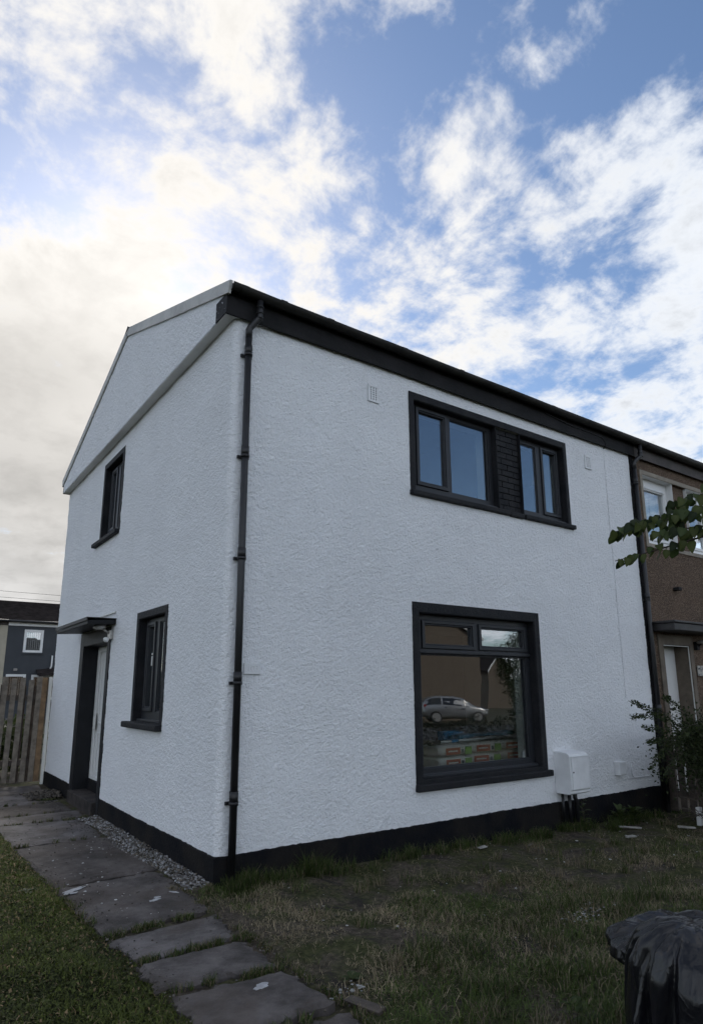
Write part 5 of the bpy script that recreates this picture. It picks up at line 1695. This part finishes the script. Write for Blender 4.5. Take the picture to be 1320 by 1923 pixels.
# sprays that reach out to the left in front of the white wall
for e_, sag in (((-1.42, 0.22, 1.49), 0.10), ((-1.48, 0.20, 1.33), 0.10), ((-1.36, 0.15, 1.22), 0.06), ((-1.42, 0.10, 1.06), 0.12), ((-1.30, 0.05, 0.92), 0.14), ((-1.38, 0.10, 0.78), 0.22), ((-1.20, 0.05, 0.72), 0.2), ((-0.95, 0.1, 1.55), 0.05), ((-0.9, 0.0, 0.85), 0.2), ((-1.05, -0.1, 1.1), 0.15)):
    st0 = (rs_.uniform(-0.3, 0.0), rs_.uniform(-.1, .15), rs_.uniform(0.75, 1.05))
    stems.append((arch(st0, e_, sag), 0.006))
ms = []
for k, (pts, rad) in enumerate(stems):
    SM.tube(pts, [rad * (1 - 0.8 * i / (len(pts) - 1)) for i in range(len(pts))], 5)
    P = []; Dd = []
    cnt = 560 if k < 16 else 330
    lo = 0.45 if k < 16 else 0.08
    for q in range(cnt):
        t = lo + (1 - lo) * rs_.uniform(0, 1); f = t * (len(pts) - 1); i = min(int(f), len(pts) - 2)
        p = pts[i].lerp(pts[i + 1], f - i); sp = (0.11 if k < 16 else 0.055 * (1.25 - t))
        P.append((p.x + rs_.normal(0, sp), p.y + rs_.normal(0, sp), p.z + rs_.normal(0, sp * 0.7) - (0.03 if k >= 16 else 0)))
        dd = (pts[i + 1] - pts[i]).normalized(); Dd.append(tuple(dd))
    ms.append(small_leaves(np.array(P), np.array(Dd), 0.038, 200 + k, SCOL))
rs2 = np.random.default_rng(5)
for k in range(10):
    cx, cy, cz = rs2.uniform(-0.78, 0.6), rs2.uniform(-.35, .35), rs2.uniform(0.60, 1.30)
    P = np.array((cx, cy, cz)) + rs2.normal(0, 1, (400, 3)) * np.array((0.17, 0.17, 0.13))
    ms.append(small_leaves(P, np.tile((0, 0, 0.3), (400, 1)), 0.04, 300 + k, SCOL))
SM.build('branches', 'bark', shrub)
soup('foliage', *join_masses(ms), 'leaf', parent=shrub)
bt = MB()
for k in range(46):
    a = rs_.uniform(0, 6.28); p0 = (rs_.normal(-0.2, .25), rs_.normal(0, .12), rs_.uniform(0.05, 0.6)); L_ = rs_.uniform(0.2, 0.55)
    bt.tube(arch(p0, (p0[0] + L_ * math.cos(a), p0[1] + L_ * math.sin(a) * .6, p0[2] + rs_.uniform(-.05, .3)), 0.03, 4), [0.005, 0.004, 0.004, 0.003, 0.002], 4)
bt.build('bare_twigs', 'timber_old', shrub)

# tree standing right of the frame, with two branches reaching into it
tree = empty('leafy_tree', (2.35, -4.75, 0.0)); tag(tree, 'tree with heart-shaped green leaves reaching in from the right edge', 'tree')
b = MB()
b.tube([(0, 0, -0.1), (0.03, 0.02, 0.8), (-0.02, 0.05, 1.6), (0.02, 0.02, 2.5), (0.05, 0.0, 3.4)], [0.085, 0.07, 0.06, 0.045, 0.02], 10)
for k in range(9):
    a = 2.4 * k + 0.5
    if 1.4 < (a % 6.28) < 3.4: a += 2.2
    b.tube(arch((0, 0, 1.4 + 0.18 * k), (0.9 * math.cos(a), 0.9 * math.sin(a), 2.1 + 0.2 * k), 0.1, 5), [0.025, 0.02, 0.016, 0.012, 0.008, 0.005], 6)
b.build('trunk', 'bark', tree)
TC = ((0.028, 0.044, 0.014), (0.055, 0.075, 0.026))
soup('crown', *join_masses([leaf_mass(900, (0.45 * math.cos(2.4 * k) + 0.25, 0.45 * math.sin(2.4 * k) - 0.25, 2.3 + 0.16 * k), (0.55, 0.5, 0.4), 0.055, TC, 400 + k, 0.2) for k in range(9)]), 'leaf', parent=tree)
tw = []


def rel(p):
    return (p[0] - 2.35, p[1] + 4.75, p[2])


main_a = [Vector(rel(p)) for p in ((2.37, -4.72, 2.1), (2.0, -4.2, 2.42), (1.62, -3.58, 2.52), (1.42, -3.22, 2.49), (1.30, -3.02, 2.46), (1.17, -2.84, 2.415))]
main_b = [Vector(rel(p)) for p in ((1.80, -3.86, 2.47), (1.55, -3.46, 2.40), (1.38, -3.17, 2.33), (1.27, -2.98, 2.28), (1.175, -2.84, 2.245))]
main_c = [Vector(rel(p)) for p in ((1.9, -4.0, 2.45), (1.62, -3.55, 2.60), (1.45, -3.28, 2.60), (1.35, -3.10, 2.555))]
lf0 = leaf_mesh('leaf', 1.0, 0.80, ((0.042, 0.066, 0.018), (0.066, 0.092, 0.030)), 0.18, heart=True, nseg=8)
lf_meshes = [lf0.data]
for cc in (((0.016, 0.028, 0.009), (0.028, 0.042, 0.014)), ((0.062, 0.082, 0.018), (0.082, 0.10, 0.030))):
    t_ = leaf_mesh('leaf', 1.0, 0.74, cc, 0.3, heart=True, nseg=8); lf_meshes.append(t_.data); bpy.data.objects.remove(t_)
first = [lf0]
rl = random.Random(12)


def leafy_branch(pts, t0, step, smin, smax, width=0.05):
    b_ = MB(); n_ = len(pts)
    b_.tube(pts, [0.009 * (1 - 0.75 * i / (n_ - 1)) for i in range(n_)], 6)
    bo = b_.build('branch', 'bark', tree)
    t = t0; k = 0
    while t <= 1.0:
        f = t * (n_ - 1); i = min(int(f), n_ - 2); p = pts[i].lerp(pts[i + 1], f - i)
        d = (pts[i + 1] - pts[i]).normalized(); side_ = d.cross(Vector((0, 0, 1))).normalized()
        for sg in (1, -1):
            if first:
                o = first.pop(); o.parent = bo
            else:
                o = bpy.data.objects.new('leaf', rl.choice(lf_meshes)); COL.objects.link(o); o.parent = bo
            s = rl.uniform(smin, smax)
            hv = (d * rl.uniform(-0.1, 0.7) + side_ * sg * rl.uniform(0.1, 0.7) + Vector((0, 0, rl.uniform(-1.2, -0.3)))).normalized()
            ax = hv; nz = Vector((rl.uniform(-1.1, .1), rl.uniform(-1.1, 0.1), rl.uniform(0.1, 0.9)))
            ay = nz.cross(ax).normalized(); az = ax.cross(ay)
            off = side_ * sg * rl.uniform(0.004, width) + Vector((0, 0, rl.uniform(-0.02, 0.03) if t < 0.85 else 0))
            m4 = Matrix((( ax.x, ay.x, az.x, p.x + off.x), (ax.y, ay.y, az.y, p.y + off.y), (ax.z, ay.z, az.z, p.z + off.z), (0, 0, 0, 1)))
            o.matrix_local = m4 @ Matrix.Diagonal((s, s, s, 1))
        t += step * rl.uniform(0.8, 1.2); k += 1
    return bo


leafy_branch(main_a, 0.30, 0.022, 0.042, 0.076, 0.10)
leafy_branch(main_b, 0.10, 0.045, 0.045, 0.075, 0.03)
leafy_branch(main_c, 0.15, 0.045, 0.042, 0.075, 0.09)
main_d = [Vector(rel(p)) for p in ((1.85, -3.95, 2.46), (1.60, -3.56, 2.44), (1.45, -3.28, 2.41), (1.36, -3.13, 2.40), (1.29, -3.00, 2.385))]
main_e = [Vector(rel(p)) for p in ((1.72, -3.74, 2.46), (1.58, -3.50, 2.29), (1.50, -3.36, 2.24), (1.42, -3.24, 2.20))]
main_f = [Vector(rel(p)) for p in ((1.70, -3.70, 2.55), (1.50, -3.36, 2.53), (1.38, -3.14, 2.49), (1.24, -2.93, 2.465))]
leafy_branch(main_d, 0.20, 0.042, 0.042, 0.075, 0.09)
leafy_branch(main_e, 0.45, 0.10, 0.065, 0.09, 0.03)
leafy_branch(main_f, 0.20, 0.045, 0.042, 0.075, 0.09)

# greenery behind the left fence
gb = empty('garden_bush', (-0.9, 8.2, 0)); tag(gb, 'green bush glimpsed through the gaps of the picket fence', 'bush')
soup('foliage', *join_masses([leaf_mass(1500, (-0.7 + 0.7 * k, 0.1 * k, 0.55), (0.55, 0.4, 0.5), 0.05, ((0.03, 0.045, 0.014), (0.07, 0.085, 0.03)), 500 + k, 0.2) for k in range(3)]), 'leaf', parent=gb)
b = MB(); b.tube([(0, 0, 0), (0.05, 0.02, 0.5)], 0.02, 6); b.tube([(-0.6, 0, 0), (-0.65, 0.02, 0.5)], 0.02, 6); b.build('stems', 'bark', gb)


# ------------------------------------------------------------------ black refuse bags
def sack(levels, nfold, seed, name_parent, fold=0.06, wrinkle=0.012):
    """levels: (z, rx, ry, dx, dy, fold amount); hangs narrow V-shaped pleats round the outline"""
    r_ = np.random.default_rng(seed); N = 300
    ts = np.linspace(0, len(levels) - 1, 60)
    a = np.linspace(0, 2 * math.pi, N, endpoint=False); R = []
    fa = r_.uniform(0, 2 * math.pi, nfold); fw = r_.uniform(0.035, 0.11, nfold); fdp = r_.uniform(0.2, 1.0, nfold) ** 1.5 * r_.choice([-1, -1, -1, 0.6], nfold)
    fs = r_.normal(0, 0.07, nfold); lo = r_.uniform(0.0, 0.6, nfold); hi = lo + r_.uniform(0.3, 0.8, nfold); bend = r_.normal(0, 0.05, nfold); bp = r_.uniform(0, 6.28, nfold)
    ph = r_.uniform(0, 6.28, 8)
    for t in ts:
        i = min(int(t), len(levels) - 2); f = t - i
        z_, rx, ry, dx, dy, fd = [(1 - f) * p + f * q for p, q in zip(levels[i], levels[i + 1])]
        h = t / (len(levels) - 1)
        q = np.ones(N)
        for k in range(nfold):
            da = np.abs((a - fa[k] - fs[k] * (h - 0.5) * 4 - bend[k] * math.sin(6 * h + bp[k]) + math.pi) % (2 * math.pi) - math.pi)
            win = float(sm(h, lo[k] - 0.12, lo[k] + 0.1) * (1 - sm(h, hi[k] - 0.1, hi[k] + 0.12)))
            q += fold * fd * fdp[k] * np.clip(1 - da / fw[k], 0, 1) * win
        for k in range(9):      # broad slack panels
            q += 0.010 * fd * math.sin(4.2 * h + ph[k % 8]) * np.cos((k % 4 + 2) * a + ph[(k * 3) % 8])
        crumple = np.abs(np.sin(13 * a + ph[0] + 9 * h) + np.sin(7 * a - 17 * h + ph[1])) * 0.5
        q += fd * wrinkle * (crumple - 0.5)
        R.append([(dx + rx * q[k] * math.cos(a[k]), dy + ry * q[k] * math.sin(a[k]), z_ + 0.012 * fd * math.sin(5 * a[k] + ph[5]) * math.sin(3 * a[k] + ph[6])) for k in range(N)])
    m = MB(); m.rings(R)
    return m.build('sack', 'bag_black', name_parent)


bagA = empty('refuse_bag', (0.150, -3.645, 0.0)); tag(bagA, 'full black refuse bag standing in the bottom right corner', 'refuse bag', 'black refuse bags on the grass')
bagA.rotation_euler = (0, 0, 0.6)
sack([(-0.02, 0.20, 0.18, 0, 0, .3), (0.03, 0.265, 0.24, 0, 0, .6), (0.16, 0.285, 0.25, 0, 0, .9), (0.32, 0.285, 0.25, 0, 0, 1), (0.46, 0.275, 0.245, 0, 0, 1.1), (0.60, 0.255, 0.230, -.01, 0, 1.0), (0.68, 0.205, 0.19, -0.03, .0, 0.9), (0.725, 0.13, 0.125, -0.05, .0, 0.8), (0.745, 0.06, 0.06, -0.06, .0, 0.4), (0.746, 0.01, 0.01, -.06, 0, 0)], 58, 41, bagA, 0.17, 0.010)
m_ = MB()
rt_ = random.Random(3)
for k in range(7):
    a = 3.42 + k * 0.05 + rt_.uniform(-.015, .015); z_ = 0.445 + rt_.uniform(-.012, .012)
    x_, y_ = 0.285 * math.cos(a), 0.25 * math.sin(a)
    m_.box(x_ - 0.008, x_ + 0.004, y_ - 0.003, y_ + 0.003, z_ - 0.010, z_ + 0.010, j=0.004)
m_.build('white_flecks', 'fleck_white', bagA)  # small white flecks on one side of the bag
bagB = empty('refuse_bag', (0.63, -3.42, 0.0)); tag(bagB, 'slumped black refuse bag with folded open rim behind the full one', 'refuse bag', 'black refuse bags on the grass')
bagB.rotation_euler = (0.05, 0.0, -0.6)
sack([(-0.02, 0.20, 0.17, .03, 0, .3), (0.05, 0.24, 0.20, .03, 0, .6), (0.22, 0.25, 0.21, .03, 0, 1), (0.36, 0.27, 0.22, .02, 0, 1), (0.43, 0.33, 0.25, 0, 0, 1), (0.475, 0.375, 0.27, -0.02, 0, 1), (0.52, 0.37, 0.265, -0.02, 0, 1), (0.548, 0.32, 0.22, -0.01, 0, 1.3), (0.540, 0.24, 0.16, 0.0, 0, 1.6), (0.575, 0.17, 0.11, 0.03, 0, 1.8), (0.60, 0.09, 0.06, 0.03, 0, 1.2), (0.60, 0.01, 0.01, .03, 0, 0)], 34, 43, bagB, 0.14, 0.02)
m_ = MB(); m_.tube([(0.27 + 0.05 * math.cos(a), -0.1, 0.55 + 0.06 * math.sin(a)) for a in [math.pi * k / 10 for k in range(11)]], 0.006, 8); m_.build('tie_loop', 'pipe_black', bagB)
